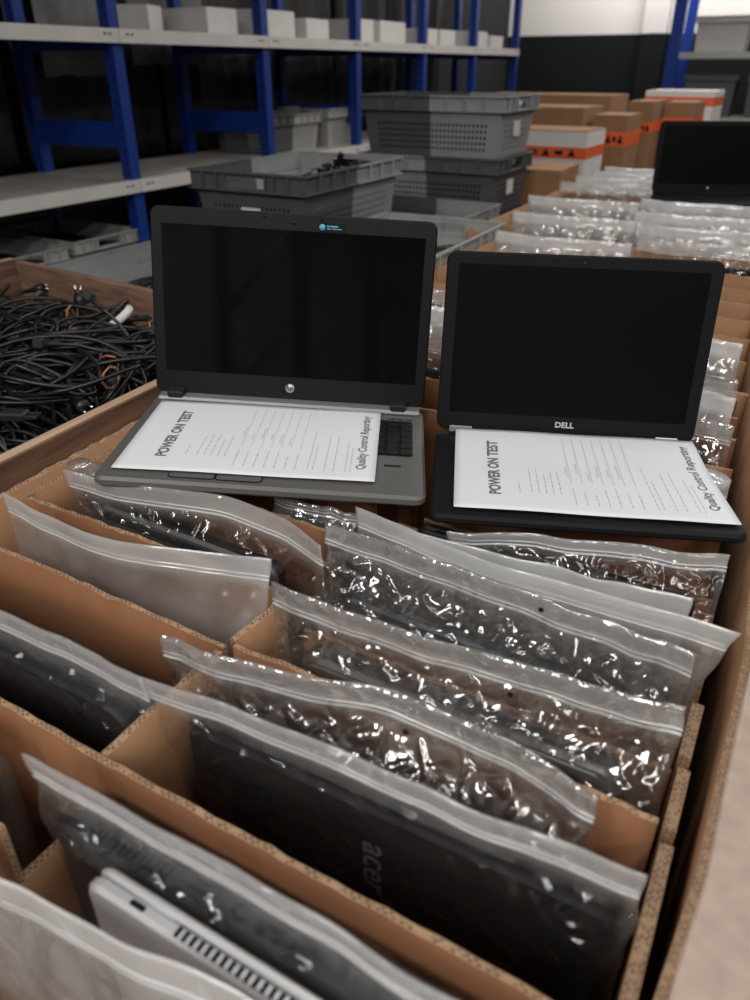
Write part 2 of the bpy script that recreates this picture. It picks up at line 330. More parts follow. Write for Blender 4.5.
# ------------------------------------------------------------------ grey plastic totes
def make_tote(name, W, D, H, x, y, z, rz, ma, mb_, label, split='x', label_plate=True, perf=True):
    """z is the rim height; W along local x, D along local y"""
    t = empty(name, (x, y, z - H), R(rz)); tag(t, label, 'crate')
    tp = .022; rimh = .055
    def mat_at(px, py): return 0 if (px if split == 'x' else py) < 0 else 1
    m = MB()
    for side in range(4):
        L = W if side % 2 == 0 else D
        nh = int(L / .021) // 2 * 2; cols = [0.0]
        mgn = .05; hp = (L - 2 * mgn) / nh
        us = [0] ; hole_u = []
        for i in range(nh):
            a = mgn + i * hp + hp * .25; hole_u.append((len(us), )); us += [a, a + hp * .52]
            hole_u[-1] = len(us) - 2
            if i == nh // 2 - 1: us.append(L / 2)
        us.append(L)
        z0, z1 = .0, H - rimh
        nv = int((z1 - z0 - .035) / .021); vs_ = [z0]; hole_v = []
        for j in range(nv):
            a = .022 + j * .021; hole_v.append(len(vs_)); vs_ += [a, a + .0115]
        vs_.append(z1)
        vs = []
        for u in us:
            for zz in vs_:
                k = tp * (1 - zz / H)
                a = (u / L - .5) * (L - 2 * k)
                off = (D if side % 2 == 0 else W) / 2 - k
                p = [(a, -off), (off, a), (-a, off), (-off, -a)][side]
                vs.append((p[0], p[1], zz))
        nn = len(vs_)
        for i in range(len(us) - 1):
            for j in range(nn - 1):
                if perf and i in hole_u and j in hole_v: continue
                q = [i * nn + j, (i + 1) * nn + j, (i + 1) * nn + j + 1, i * nn + j + 1]
                cx = sum(vs[a][0] for a in q) / 4; cy = sum(vs[a][1] for a in q) / 4
                m.add([vs[a] for a in q], [(0, 1, 2, 3)], mat_at(cx, cy))
    a, b = W / 2 - tp, D / 2 - tp
    m.add([(-a, -b, .001), (0, -b, .001), (0, b, .001), (-a, b, .001)], [(0, 1, 2, 3)], mat_at(-.1, -.1) )
    m.add([(0, -b, .001), (a, -b, .001), (a, b, .001), (0, b, .001)], [(0, 1, 2, 3)], mat_at(.1, .1))
    o = m.build('body', [ma, mb_], t)
    bm = bmesh.new(); bm.from_mesh(o.data); bmesh.ops.remove_doubles(bm, verts=bm.verts, dist=.0002); bm.to_mesh(o.data); bm.free()
    md = o.modifiers.new('thick', 'SOLIDIFY'); md.thickness = .0035; md.offset = -1
    # rim: outward collar with ribs and grip openings on the two x ends
    m = MB(); e = .010
    for side in range(4):
        L = W if side % 2 == 0 else D; off = (D if side % 2 == 0 else W) / 2
        X = [Matrix.Identity(4), RZ(90), RZ(180), RZ(270)][side]
        for h in (-1, 1):
            c = X @ Vector((h * L / 4, -off, 0)); mi = mat_at(c.x, c.y)
            Lh = L / 2 + e
            if W <= D and side % 2 == 0 or W > D and side % 2 == 1:   # short side: grip opening
                g0, g1 = .0, .075
                m.box((h * (g1 + (Lh - g1) / 2), -off - e / 2, H - rimh / 2), (Lh - g1, .004, rimh), mi, X)
                m.box((h * g1 / 2, -off - e / 2, H - .008), (g1, .004, .016), mi, X)
                m.box((h * g1 / 2, -off - e / 2, H - rimh + .005), (g1, .004, .010), mi, X)
                m.box((h * g1, -off - e - .003, H - rimh / 2), (.004, .012, rimh), mi, X)
            else:
                m.box((h * Lh / 2, -off - e / 2, H - rimh / 2), (Lh, .004, rimh), mi, X)
            m.box((h * Lh / 2, -off - e / 2 - .004, H - .003), (Lh + .006, .014, .006), mi, X)
            m.box((h * Lh / 2, -off - e / 2 - .004, H - rimh + .002), (Lh + .006, .014, .004), mi, X)
            for q in (.25, .5, .75):
                if W <= D and side % 2 == 0 or W > D and side % 2 == 1:
                    if q < .5: continue
                m.box((h * Lh * q, -off - e - .004, H - rimh / 2), (.004, .010, rimh), mi, X)
    m.build('rim', [ma, mb_], t)
    if label_plate:
        m = MB()
        if W > D: m.box((W / 2 - .008, 0, H * .45), (.003, .07, .055))
        else: m.box((.0, -D / 2 + .008, H * .45), (.07, .003, .055))
        m.build('label_plate', LABEL, t)
    return t
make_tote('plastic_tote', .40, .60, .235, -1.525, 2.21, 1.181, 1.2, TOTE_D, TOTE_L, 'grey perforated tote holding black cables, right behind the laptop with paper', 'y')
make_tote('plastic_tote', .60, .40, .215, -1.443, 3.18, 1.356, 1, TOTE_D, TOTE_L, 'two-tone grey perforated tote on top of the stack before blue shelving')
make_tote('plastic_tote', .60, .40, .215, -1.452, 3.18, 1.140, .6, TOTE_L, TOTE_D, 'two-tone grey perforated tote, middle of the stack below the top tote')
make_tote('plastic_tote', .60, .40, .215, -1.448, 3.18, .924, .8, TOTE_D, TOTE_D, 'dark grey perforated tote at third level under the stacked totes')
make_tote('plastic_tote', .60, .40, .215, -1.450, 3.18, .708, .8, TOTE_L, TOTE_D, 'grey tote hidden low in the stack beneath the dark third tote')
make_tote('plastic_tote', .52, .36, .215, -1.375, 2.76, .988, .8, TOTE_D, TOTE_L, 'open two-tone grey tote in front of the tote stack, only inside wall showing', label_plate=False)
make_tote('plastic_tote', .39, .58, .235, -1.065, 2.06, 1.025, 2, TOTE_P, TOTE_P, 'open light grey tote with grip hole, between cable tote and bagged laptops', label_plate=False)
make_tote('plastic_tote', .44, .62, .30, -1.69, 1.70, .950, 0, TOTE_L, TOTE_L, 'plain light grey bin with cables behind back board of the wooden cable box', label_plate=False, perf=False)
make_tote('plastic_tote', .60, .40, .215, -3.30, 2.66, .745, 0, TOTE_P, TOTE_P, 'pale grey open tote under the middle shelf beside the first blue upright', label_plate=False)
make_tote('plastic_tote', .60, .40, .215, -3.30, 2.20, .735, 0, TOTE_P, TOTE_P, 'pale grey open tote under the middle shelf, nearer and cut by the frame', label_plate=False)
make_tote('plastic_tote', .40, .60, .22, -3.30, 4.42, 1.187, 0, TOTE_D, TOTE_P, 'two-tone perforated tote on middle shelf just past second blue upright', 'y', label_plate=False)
make_tote('plastic_tote', .40, .42, .24, -3.26, 4.98, 1.207, 0, TOTE_P, TOTE_P, 'light grey tote with white label on middle shelf near third upright')
# stands that carry the totes (pallet-high platforms)
def pallet(x, y, z, w_, d_, label, rz=0, h=.144):
    t = empty('wooden_pallet', (x, y, z), R(rz)); tag(t, label, 'pallet')
    for i in range(5):
        m = MB(); m.box((0, lerp(-d_ / 2 + .05, d_ / 2 - .05, i / 4), h - .011), (w_, .1, .022)); m.build('deck_board', WOOD_X, t)
    for i in (-1, 0, 1):
        m = MB(); m.box((i * (w_ / 2 - .05), 0, (h - .022) / 2), (.1, d_, h - .0225)); m.build('bearer', WOOD_Y, t)
    return t
def table(x, y, w_, d_, h, label):
    t = empty('packing_table', (x, y, 0)); tag(t, label, 'table')
    m = MB(); m.box((0, 0, h - .015), (w_, d_, .03)); m.build('tabletop', SHELFTOP, t)
    for i in (-1, 1):
        for j in (-1, 1):
            m = MB(); m.box((i * (w_ / 2 - .04), j * (d_ / 2 - .04), (h - .03) / 2), (.05, .05, h - .03)); m.build('leg', BLUE, t)
table(-1.445, 3.18, .66, .44, .4929, 'low work table under the stack of grey perforated totes')
table(-1.375, 2.76, .60, .36, .7730, 'low work table under the open two-tone tote')
table(-1.065, 2.06, .42, .64, .7900, 'low work table under the open light grey tote')
table(-1.525, 2.21, .44, .56, .9459, 'work table under the grey tote of black cables')
table(-1.69, 1.70, .46, .48, .6500, 'low work table under the plain light grey bin')

# ------------------------------------------------------------------ cardboard panels
def board(name, pts, z0, z1, th, face, edge, parent=None, ztop=None, rough=.0015, nseg=None, bulge=.003, seed=0, faceb=None):
    """standing corrugated board following a polyline in plan; cut edges carry the flute pattern"""
    P = [Vector((p[0], p[1], 0)) for p in pts]; Ls = [0]
    for i in range(1, len(P)): Ls.append(Ls[-1] + (P[i] - P[i - 1]).length)
    L = Ls[-1]; n = nseg or max(6, int(L / .012)); nz = 5
    def at(s):
        for i in range(1, len(P)):
            if s <= Ls[i] + 1e-9: return P[i - 1].lerp(P[i], (s - Ls[i - 1]) / max(Ls[i] - Ls[i - 1], 1e-9))
        return P[-1]
    A, B = [], []
    for i in range(n + 1):
        s = L * i / n; p = at(s); d = (at(min(L, s + .01)) - at(max(0, s - .01))).normalized(); nr = Vector((d.y, -d.x, 0))
        for j in range(nz + 1):
            z = lerp(z0, z1, j / nz)
            if ztop: z = lerp(z0, z1 + lerp(ztop[0], ztop[1], i / n), j / nz)
            k = noise.noise((s * 5 + seed * 7.1, z * 4, seed)) * bulge * (j / nz)
            dz = (noise.noise((s * 60, seed, 1.5)) + noise.noise((s * 190, seed, 4.5))) * rough if j == nz else 0
            c = p + nr * k
            A.append((*(c + nr * th / 2).xy, z + dz)); dzb = (noise.noise((s * 90, seed, 9.5))) * rough * .8 if j == nz else 0
            B.append((*(c - nr * th / 2).xy, z + dz * .6 + dzb))
    m = MB(); q = nz + 1; o = len(A)
    m.add(A + B, [(i * q + j, (i + 1) * q + j, (i + 1) * q + j + 1, i * q + j + 1) for i in range(n) for j in range(nz)], 0, True)
    m.f += [[o + (i * q + j), o + i * q + j + 1, o + (i + 1) * q + j + 1, o + (i + 1) * q + j] for i in range(n) for j in range(nz)]
    m.m += [2] * (n * nz); m.sm += [True] * (n * nz)
    for i in range(n):
        m.uv[len(m.f)] = [(L * i / n, 0), (L * (i + 1) / n, 0), (L * (i + 1) / n, 1), (L * i / n, 1)]
        m.f.append([i * q + nz, (i + 1) * q + nz, o + (i + 1) * q + nz, o + i * q + nz]); m.m.append(1); m.sm.append(False)
    for i in (0, n):
        for j in range(nz):
            zz = (z1 - z0) / nz; uv = [(zz * j, 0), (zz * j, 1), (zz * (j + 1), 1), (zz * (j + 1), 0)]
            f = [i * q + j, o + i * q + j, o + i * q + j + 1, i * q + j + 1]
            if i == n: f = f[::-1]; uv = uv[::-1]
            m.uv[len(m.f)] = uv; m.f.append(f); m.m.append(1); m.sm.append(False)
    return m.build(name, [face, edge, faceb or face], parent)

def xl(y): return -.785 - .05 * (y - .45)          # inner left side of the bin, drifting as it goes away
def xr(y): return .004 - max(0, y - .75) * .10     # right ends of the dividers
def xc(y): return -.372 - max(0, y - .9) * .07     # line between the two columns
ZT = 1.0; ZB = .755
# bin near
b1 = empty('cardboard_bin', (-.38, .65, .144)); tag(b1, 'large cardboard bin of bagged laptops beneath the two open laptops', 'bin')
inv = Matrix.Translation((-.38, -.65, -.144)); inv = Matrix.Translation((.38, -.65, -.144))
def pb(o, p):
    o.parent = p; o.matrix_parent_inverse = Matrix.Translation(-p.location)
    return o
pb(board('side_wall', [(.026, -.15), (.029, .27), (.036, .36), (.038, .6), (.018, .95), (-.03, 1.28)], .15, 1.0, .006, KRAFT_L, EDGE2, seed=3, rough=.002), b1)
pb(board('side_wall', [(-.792, -.15), (-.798, .45), (-.815, .75), (-.835, 1.28)], .15, .992, .008, KRAFT_L, EDGE1, seed=4, rough=.003), b1)
pb(board('end_wall', [(-.83, 1.285), (-.03, 1.285)], .15, .99, .007, KRAFT_L, EDGE1, seed=5), b1)
pb(board('end_wall', [(-.79, -.155), (.036, -.155)], .15, .99, .007, KRAFT_L, EDGE1, seed=6), b1)
m = MB(); m.box((-.385, .56, .745), (.78, 1.40, .012)); pb(m.build('layer_pad', KRAFT, None), b1)
b2 = empty('cardboard_bin', (-.45, 1.8, .144)); tag(b2, 'second cardboard bin of bagged laptops behind the thin black laptop', 'bin')
pb(board('side_wall', [(-.025, 1.31), (-.06, 1.7), (-.10, 2.28)], .15, 1.0, .008, KRAFT_L, EDGE2, seed=7), b2)
pb(board('side_wall', [(-.84, 1.31), (-.86, 2.28)], .15, .99, .008, KRAFT_L, EDGE1, seed=8), b2)
pb(board('end_wall', [(-.86, 2.285), (-.10, 2.285)], .15, 1.0, .008, KRAFT_L, EDGE1, seed=9), b2)
pb(board('end_wall', [(-.84, 1.305), (-.03, 1.305)], .15, .985, .007, KRAFT_L, EDGE1, seed=10), b2)
m = MB(); m.box((-.46, 1.80, .745), (.72, .95, .012)); pb(m.build('layer_pad', KRAFT, None), b2)
b3 = empty('cardboard_bin', (-.55, 3.1, .144)); tag(b3, 'far cardboard bin of bagged laptops in front of the taped cartons', 'bin')
pb(board('side_wall', [(-.12, 2.32), (-.18, 3.9)], .15, 1.0, .008, KRAFT_L, EDGE1, seed=11), b3)
pb(board('side_wall', [(-.975, 2.32), (-1.0, 3.9)], .15, 1.0, .008, KRAFT_L, EDGE1, seed=12), b3)
pb(board('end_wall', [(-.99, 3.905), (-.18, 3.905)], .15, 1.0, .008, KRAFT_L, EDGE1, seed=13), b3)
pb(board('end_wall', [(-.97, 2.315), (-.12, 2.315)], .15, 1.0, .007, KRAFT_L, EDGE1, seed=14), b3)
m = MB(); m.box((-.56, 3.11, .745), (.80, 1.56, .012)); pb(m.build('layer_pad', KRAFT, None), b3)
pallet(-.385, .56, 0, .86, 1.46, 'wooden pallet under the near cardboard bin'); pallet(-.455, 1.82, 0, .84, 1.0, 'wooden pallet under the second cardboard bin'); pallet(-.56, 3.11, 0, .88, 1.62, 'wooden pallet under the far cardboard bin')

# carton whose flat top shows along the right edge of the bin
def side_top(t):
    m = MB(); m.box((0, 0, .8505), (.007, 1.5, .001)); m.build('seam', KRAFT, t)
t = carton('large_carton', .3262, .75, .144, .56, 1.75, .855, -1.66, KRAFT_G, 'large closed greyish brown carton with flat top along the bin corrugated edge', flaps=False, extra=None)
pallet(.335, .75, 0, .6, 1.7, 'wooden pallet under the large greyish brown carton')

# dividers
def divider(x0, x1, y, z1, label, group=None, z0=ZB, dy=0, th=.005, seed=0, ztop=None, face=KRAFT, bulge=.004):
    o = board('cardboard_divider', [(x0, y), (lerp(x0, x1, .5), y + dy * .5 + .002), (x1, y + dy)], z0, z1, th, face, EDGE1, seed=seed + 20, bulge=bulge, ztop=ztop, rough=.0022)
    tag(o, label, 'cardboard divider', group); return o
divider(xl(.1), -.385, .163, ZT, 'brown cardboard divider at the very front of the far-side laptop column', seed=1)
divider(xl(.236), xr(.236), .236, ZT + .002, 'long brown cardboard divider between the bulky vented laptop and black laptop bag', seed=2, dy=.002)
divider(xl(.39), -.372, .389, ZT, 'brown cardboard divider between bulky black laptop and milky bag', seed=3, dy=-.006)
divider(-.365, xr(.39), .390, ZT, 'brown cardboard divider between crinkled bag and grey slim laptop bag', seed=4, z0=ZB)
divider(-.765, -.385, .487, ZT - .008, 'brown cardboard divider between milky bag and bag holding slim dark laptop', seed=5, dy=-.004)
divider(-.76, -.40, .600, ZT - .006, 'brown cardboard divider under front edge of the silver grey open laptop', seed=6)
divider(-.36, xr(.47), .487, ZT - .05, 'brown cardboard divider just behind the bag with grey slim laptop', seed=7)
divider(-.36, xr(.53), .515, ZT - .05, 'brown cardboard divider just ahead of the crumpled clear bag', seed=8)
for k, y in enumerate((.645, .715, .80, .893, .998, 1.073, 1.152, 1.232)):
    divider(-.365 - (y - .6) * .05, xr(y), y, (ZT - .05 if y < .75 else ZT - .09 if y < .85 else ZT - .012 if y < 1.0 else ZT), ['brown cardboard divider below front corner of the thin black laptop', 'brown cardboard divider second behind front edge of the thin black laptop', 'brown cardboard divider beneath middle of the thin black laptop', 'brown cardboard divider at hinge corner of the thin black laptop', 'brown cardboard divider first beyond hinge of the thin black laptop', 'brown cardboard divider second beyond hinge of the thin black laptop', 'brown cardboard divider third beyond hinge of the thin black laptop', 'brown cardboard divider last before end of the near bin'][k], seed=30 + k, z0=ZB)
for k, y in enumerate((.72, .85, .98, 1.10, 1.2)):
    divider(-.775 - (y - .6) * .05, -.40 - (y - .6) * .05, y, ZT - .01, 'brown cardboard divider in the column hidden behind the silver grey open laptop', 'dividers behind the silver grey laptop', seed=40 + k, z0=ZB)
for k, y in enumerate((1.42, 1.56, 1.69, 1.82, 1.95, 2.10)):
    divider(-.40 - (y - 1.3) * .03, -.045 - (y - 1.3) * .07, y, ZT, ['first', 'second', 'third', 'fourth', 'fifth', 'sixth'][k] + ' tan cardboard divider of the empty slots behind the thin black laptop', seed=50 + k, face=KRAFT_L)
for k, y in enumerate((1.38, 1.52, 1.66, 1.82, 1.98)):
    divider(-.83 - (y - 1.3) * .02, -.43 - (y - 1.3) * .03, y, ZT, ['first', 'second', 'third', 'fourth', 'fifth'][k] + ' tan cardboard divider in the gap between the two open screens', seed=60 + k, face=KRAFT_L)
for k, y in enumerate((2.47, 2.66, 2.86, 3.06, 3.27, 3.46, 3.66)):
    divider(-.96, -.56, y, ZT, 'tan cardboard divider among bagged laptops of the far bin', 'dividers of the far bin', seed=70 + k, face=KRAFT_L)
    divider(-.54, -.16, y + .03, ZT, 'tan cardboard divider among bagged laptops of the far bin', 'dividers of the far bin', seed=80 + k, face=KRAFT_L)
# centre partitions between the columns
def partition(x, y0, y1, z1, label, seed, dx=0):
    o = board('cardboard_spacer', [(x, y0), (x + dx, y1)], ZB, z1, .0065, KRAFT_L, EDGE1, seed=seed, bulge=.001); tag(o, label, 'cardboard partition')
partition(-.373, .2425, .378, ZT, 'short cardboard partition between bulky black laptop and the black laptop bag', 90)
partition(-.374, .397, .470, ZT - .004, 'short cardboard partition between milky bag and the grey slim laptop bag', 91, .004)
partition(-.388, .10, .227, ZT - .06, 'short cardboard partition at near end of the bulky vented laptop', 92)
for k, (x, y0, y1, z1, lb) in enumerate(((.0135, .246, .384, .988, 'double-wall cardboard end piece beside the black laptop with grey logo'), (.012, .398, .46, .985, 'double-wall cardboard end piece beside the slim grey laptop bag'), (.010, .468, .53, .990, 'double-wall cardboard end piece beside the crumpled clear bag'), (.006, .606, .640, .985, 'double-wall cardboard end piece near front corner of the thin black laptop'))):
    o = board('cardboard_spacer', [(x, y0), (x, y1)], ZB, z1, .009, KRAFT, EDGE2, seed=95 + k, bulge=.001); tag(o, lb, 'cardboard partition')
partition(-.768, .490, .64, ZT - .006, 'tan cardboard end partition along the wooden rail near the slim dark laptop', 93, -.006)

# ------------------------------------------------------------------ laptops standing in the bags
def shut_laptop(W, H, Tk, cx, cy, ztop, body, lid, label, lid_front=True, rz=0, lean=0, rad=.012, ports=None, logo=None, feet=True, vents=False, bar=None):
    """closed laptop on its edge: x along width, z up, thickness along y"""
    t = empty('closed_laptop', (cx, cy, ztop - H), R(rz)); t.rotation_euler = (R(lean), 0, R(rz)); tag(t, label, 'laptop')
    tb = Tk * .62; tl = Tk * .36
    Xs = RX(90)   # slab z -> -y, slab y -> z
    f = 1 if lid_front else -1
    def slab(name, y_front, th, mat, par=None, ins=0):
        m = MB(); m.rslab(W - 2 * ins, H - 2 * ins, th, rad, min(.003, th * .35), 6, X=T(-W / 2 + ins, y_front + th, ins) @ Xs); return m.build(name, mat, par or t)
    if lid_front:
        L = slab('lid', -Tk / 2, tl, lid); B = slab('base', Tk / 2 - tb, tb, body)
        yl, yb = -Tk / 2, Tk / 2
    else:
        L = slab('lid', Tk / 2 - tl, tl, lid); B = slab('base', -Tk / 2, tb, body)
        yl, yb = Tk / 2, -Tk / 2
    for s in (-1, 1):
        m = MB(); m.cyl((s * W * .36 - .02, 0, H - .006), (s * W * .36 + .02, 0, H - .006), Tk * .24, 12); m.build('hinge', body, t)
    if feet and not lid_front:
        for i in (-1, 1):
            for j in (.12, .88):
                m = MB(); m.rslab(.04, .008, .002, .003, .0006, 4, X=T(i * W * .38 - .02, yb, H * j) @ Xs); m.build('rubber_foot', MATTE, B)
    if vents and not lid_front:
        m = MB()
        for i in range(16): m.box((-W * .28 + i * .007, yb - .0004, H * .80), (.003, .001, .03))
        m.build('vent_grille', MATTE, B)
    if ports:
        yc = (Tk / 2 - tb / 2) if lid_front else (-Tk / 2 + tb / 2)
        for kind, px_, w_ in ports:
            m = MB()
            if kind == 'grille':
                for i in range(int(w_ / .0058)): m.box((px_ + i * .0058, yc, H), (.0028, tb * .62, .0012))
                m.build('vent_grille', MATTE, B)
            else:
                m.rslab(w_, tb * .36, .0012, tb * .12, .0003, 3, X=T(px_ - w_ / 2, yc - tb * .18, H - .0006)); m.build('port', MATTE, B)
    if bar:
        m = MB(); m.rslab(W * .92, .012, .003, .004, .001, 4, X=T(-W * .46, yl, H - .016) @ Xs); m.build('hinge_bar', bar, L)
    if logo: logo(t, L, yl, W, H, f)
    return t
def text(parent, body, size, X, mat, name='lettering', ex=.0002, bold=0, align='CENTER', xs=1):
    c = bpy.data.curves.new(name, 'FONT'); c.body = body; c.size = size; c.extrude = ex; c.align_x = align; c.align_y = 'CENTER'; c.offset = bold
    c.resolution_u = 3; c.materials.append(mat)
    tmp = bpy.data.objects.new(name, c); COL.objects.link(tmp); dg = bpy.context.evaluated_depsgraph_get(); me = bpy.data.meshes.new_from_object(tmp.evaluated_get(dg))
    bpy.data.objects.remove(tmp); o = bpy.data.objects.new(name, me); COL.objects.link(o); o.parent = parent
    o.matrix_local = X @ Matrix.Diagonal((xs, 1, 1, 1)); return o
ACERG = pmat('grey_logo', (.10, .10, .105), .4)
def acer_logo(t, L, yl, W, H, f):
    text(L, 'acer', .034, T(.003, yl - .0004, H * .72) @ RX(90) @ RZ(-90), ACERG, 'logo_lettering', bold=.0001)
LAP = [
 ('silver', dict(W=.335, H=.235, Tk=.017, cx=-.138, cy=.171, ztop=1.002, body=SILVER, lid=SILVER, lid_front=False, rz=0, lean=0, feet=False, ports=[('port', -.125, .012), ('grille', -.092, .088), ('port', .02, .026), ('port', .07, .02)],
    label='silver laptop with vent slots on its edge, just behind the nearest bag')),
 ('bulky', dict(W=.375, H=.24, Tk=.034, cx=-.185, cy=.208, ztop=.985, body=DARKG, lid=BLUEG, lid_front=False, rz=.5, vents=True, ports=[('grille', -.15, .07), ('port', .0, .03), ('port', .1, .02)], rad=.018,
    label='thick dark blue-grey laptop behind the silver one, in bag with white zip')),
 ('acer', dict(W=.345, H=.235, Tk=.026, cx=-.178, cy=.322, ztop=.985, body=BLACK, lid=MATTE, lid_front=True, rz=1.5, logo=acer_logo, label='black laptop with grey logo on the lid facing the viewer, in large clear bag')),
 ('blackish', dict(W=.33, H=.23, Tk=.022, cx=-.215, cy=.352, ztop=.968, body=BLACK, lid=BLUEG, lid_front=True, rz=1, label='dark laptop inside the heavily crinkled bag behind black laptop with logo')),
 ('grey', dict(W=.285, H=.225, Tk=.024, cx=-.175, cy=.436, ztop=.985, body=DARKG, lid=MIDG, lid_front=True, rz=1, bar=MIDG, ports=[('port', .07, .03), ('port', -.09, .02)], label='slim grey laptop with rounded corner showing hinge edge in clear bag')),
 ('mid', dict(W=.31, H=.22, Tk=.022, cx=-.185, cy=.538, ztop=.970, body=DARKG, lid=BLUEG, lid_front=True, rz=-1, label='dark blue laptop blurred inside the crumpled clear bag')),
 ('mid2', dict(W=.31, H=.225, Tk=.022, cx=-.17, cy=.680, ztop=.985, body=BLACK, lid=BLACK, lid_front=True, rz=1, label='black laptop in bag tucked under front edge of the thin open laptop')),
 ('bulkyl', dict(W=.36, H=.24, Tk=.036, cx=-.572, cy=.302, ztop=.990, body=DARKG, lid=BLACK, lid_front=False, rz=0, rad=.03, label='bulky black laptop with rounded corners in bag at the left frame edge')),
 ('slim', dict(W=.27, H=.225, Tk=.020, cx=-.545, cy=.525, ztop=.990, body=BLACK, lid=MIDG, lid_front=True, rz=-1.5, bar=DARKG, label='slim dark laptop in the bag just before the silver grey open laptop')),
]
for nm, kw in LAP: shut_laptop(**kw)

# ------------------------------------------------------------------ zip bags
def make_bag(label, zipline, ztop, ybot, lt, lh, film_m, crk=.004, zbot=ZB + .008, zdrop=.023, n=84, nz=46, seed=0, group=None, sag=None, slump=0, hole=None, foot=.006):
    """flat zip-lock bag round a standing laptop. zipline: plan points (x, y[, dz]) of the top edge"""
    zl = [(p[0], p[1], p[2] if len(p) > 2 else 0) for p in zipline]
    def cat(u):
        k = u * (len(zl) - 1); i = min(int(k), len(zl) - 2); f = k - i
        g = lambda j: zl[max(0, min(len(zl) - 1, j))]
        out = []
        for c in range(3):
            p0, p1, p2, p3 = g(i - 1)[c], g(i)[c], g(i + 1)[c], g(i + 2)[c]
            if i == 0: p0 = 2 * p1 - p2
            if i + 2 > len(zl) - 1: p3 = 2 * p2 - p1
            out.append(.5 * (2 * p1 + (p2 - p0) * f + (2 * p0 - 5 * p1 + 4 * p2 - p3) * f * f + (3 * p1 - p0 - 3 * p2 + p3) * f ** 3))
        return out
    xa, xb = zl[0][0], zl[-1][0]
    t = empty('zip_bag', ((xa + xb) / 2, ybot, zbot)); tag(t, label, 'plastic bag', group)
    org = Vector(t.location); V = []; H = []; K = []
    for face in (-1, 1):
        for i in range(n + 1):
            s = i / n; X, Yt, dz = cat(s)
            es = min(s, 1 - s); edge = math.sqrt(max(0, 1 - (1 - min(es / .09, 1)) ** 2))
            for j in range(nz + 1):
                tt = j / nz; zt = ztop + dz; z = lerp(zbot, zt, tt)
                xx = lerp(lerp(xa, min(xb, foot), s), X, tt ** 1.5)
                top = sstep(lh, zt - zdrop, z)
                yb = ybot(s) if callable(ybot) else ybot
                lean = sstep(lh - .05, zt, z) ** 1.2
                y = lerp(yb, Yt, lean)
                prof = lerp(1, .06, top)
                hb = (lt / 2 + .0035) * edge * prof * min(1, .35 + tt * 6)
                q = Vector((xx * 1.0, z, seed * 3.7 + face * 2.2))
                cr = 0
                fr = 1
                for o_ in range(3):
                    nv = noise.noise(q * (22 * 1.9 ** o_)); cr += (1 - 2.4 * abs(nv)) / 1.55 ** o_ * .5
                zipmask = sstep(zt - zdrop + .004, zt - zdrop - .03, z)
                wav = noise.noise(Vector((s * 9, z * 3, seed + 5.5))) * crk * 1.2 * (1 - zipmask) * .6 * min(1, es * 20)
                cz = .22 + .78 * sstep(lh - .07, lh + .005, z); K.append(cz * (1 - .6 * sstep(zt - zdrop - .006, zt - zdrop + .004, z)))
                k = hb + max(-hb * .55, cr * crk * cz * zipmask * min(1, edge + .1))
                if z > lh and zipmask > 0: wav += noise.noise(Vector((s * 14, z * 22, seed + 9.1))) * crk * .9 * top * zipmask
                k = max(k, .0006)
                yy = y + wav + face * k
                V.append((xx + (noise.noise(Vector((z * 30, seed, s))) * .004 if es < .02 else 0), yy, z + noise.noise(Vector((s * 7, seed, 3.3))) * .003 * tt))
                H.append(min(1, sstep(zt - zdrop - .012, zt - zdrop + .004, z) + .35 * (1 - min(es / .03, 1))))
    F = []; q = nz + 1; o = (n + 1) * q
    for i in range(n):
        for j in range(nz):
            a = i * q + j; F.append((a, a + q, a + q + 1, a + 1)); F.append((o + a, o + a + 1, o + a + q + 1, o + a + q))
    for j in range(nz):
        F.append((j, j + 1, o + j + 1, o + j)); a = n * q + j; F.append((a, o + a, o + a + 1, a + 1))
    for i in range(n):
        F.append((i * q, o + i * q, o + (i + 1) * q, (i + 1) * q))
        # a rim of film joins the two sheets along the top
        F.append((i * q + nz, (i + 1) * q + nz, o + (i + 1) * q + nz, o + i * q + nz))
    me = bpy.data.meshes.new('pouch'); me.from_pydata([tuple(Vector(v) - org) for v in V], [], F); me.materials.append(film_m)
    me.polygons.foreach_set('use_smooth', [True] * len(F))
    at = me.attributes.new('header', 'FLOAT', 'POINT'); at.data.foreach_set('value', H); ak = me.attributes.new('crease', 'FLOAT', 'POINT'); ak.data.foreach_set('value', K); me.update()
    p = bpy.data.objects.new('pouch', me); COL.objects.link(p); p.parent = t
    # zip closure: two fine ribs
    m = MB(); jz = max(j for j in range(nz + 1) if lerp(zbot, ztop, j / nz) <= ztop - zdrop)
    for dzr, rr in ((0, .0006), (.0045, .0002)):
        path = []
        for i in range(0, n + 1):
            a = Vector(V[i * q + jz]); b = Vector(V[o + i * q + jz]); path.append((a + b) / 2 - org + Vector((0, 0, dzr)))
        m.tube(path, rr + .0007, 6)
    m.build('zip_strip', ZIP, t)
    if hole:
        s, dzh = hole; i = int(s * n); j = min(range(nz + 1), key=lambda j: abs(lerp(zbot, ztop, j / nz) - (ztop - dzh)))
        c = Vector(V[i * q + j]) - org; m = MB(); m.cyl(c + Vector((0, -.0016, 0)), c + Vector((0, -.0004, 0)), .0024, 10); m.build('vent_hole', MATTE, t)
    return t
B = make_bag
B('nearest zip bag with pale header, just before the silver laptop', [(-.41, .124), (-.343, .133), (-.244, .142), (-.146, .155), (-.02, .160)], 1.018, .130, .010, .93, FILM_B, crk=.004, seed=1)
B('zip bag with wide pale header around the thick dark blue-grey laptop', [(-.388, .193), (-.29, .195), (-.19, .198), (-.07, .195), (.0, .198)], 1.042, .208, .036, .985, FILM, crk=.004, seed=2)
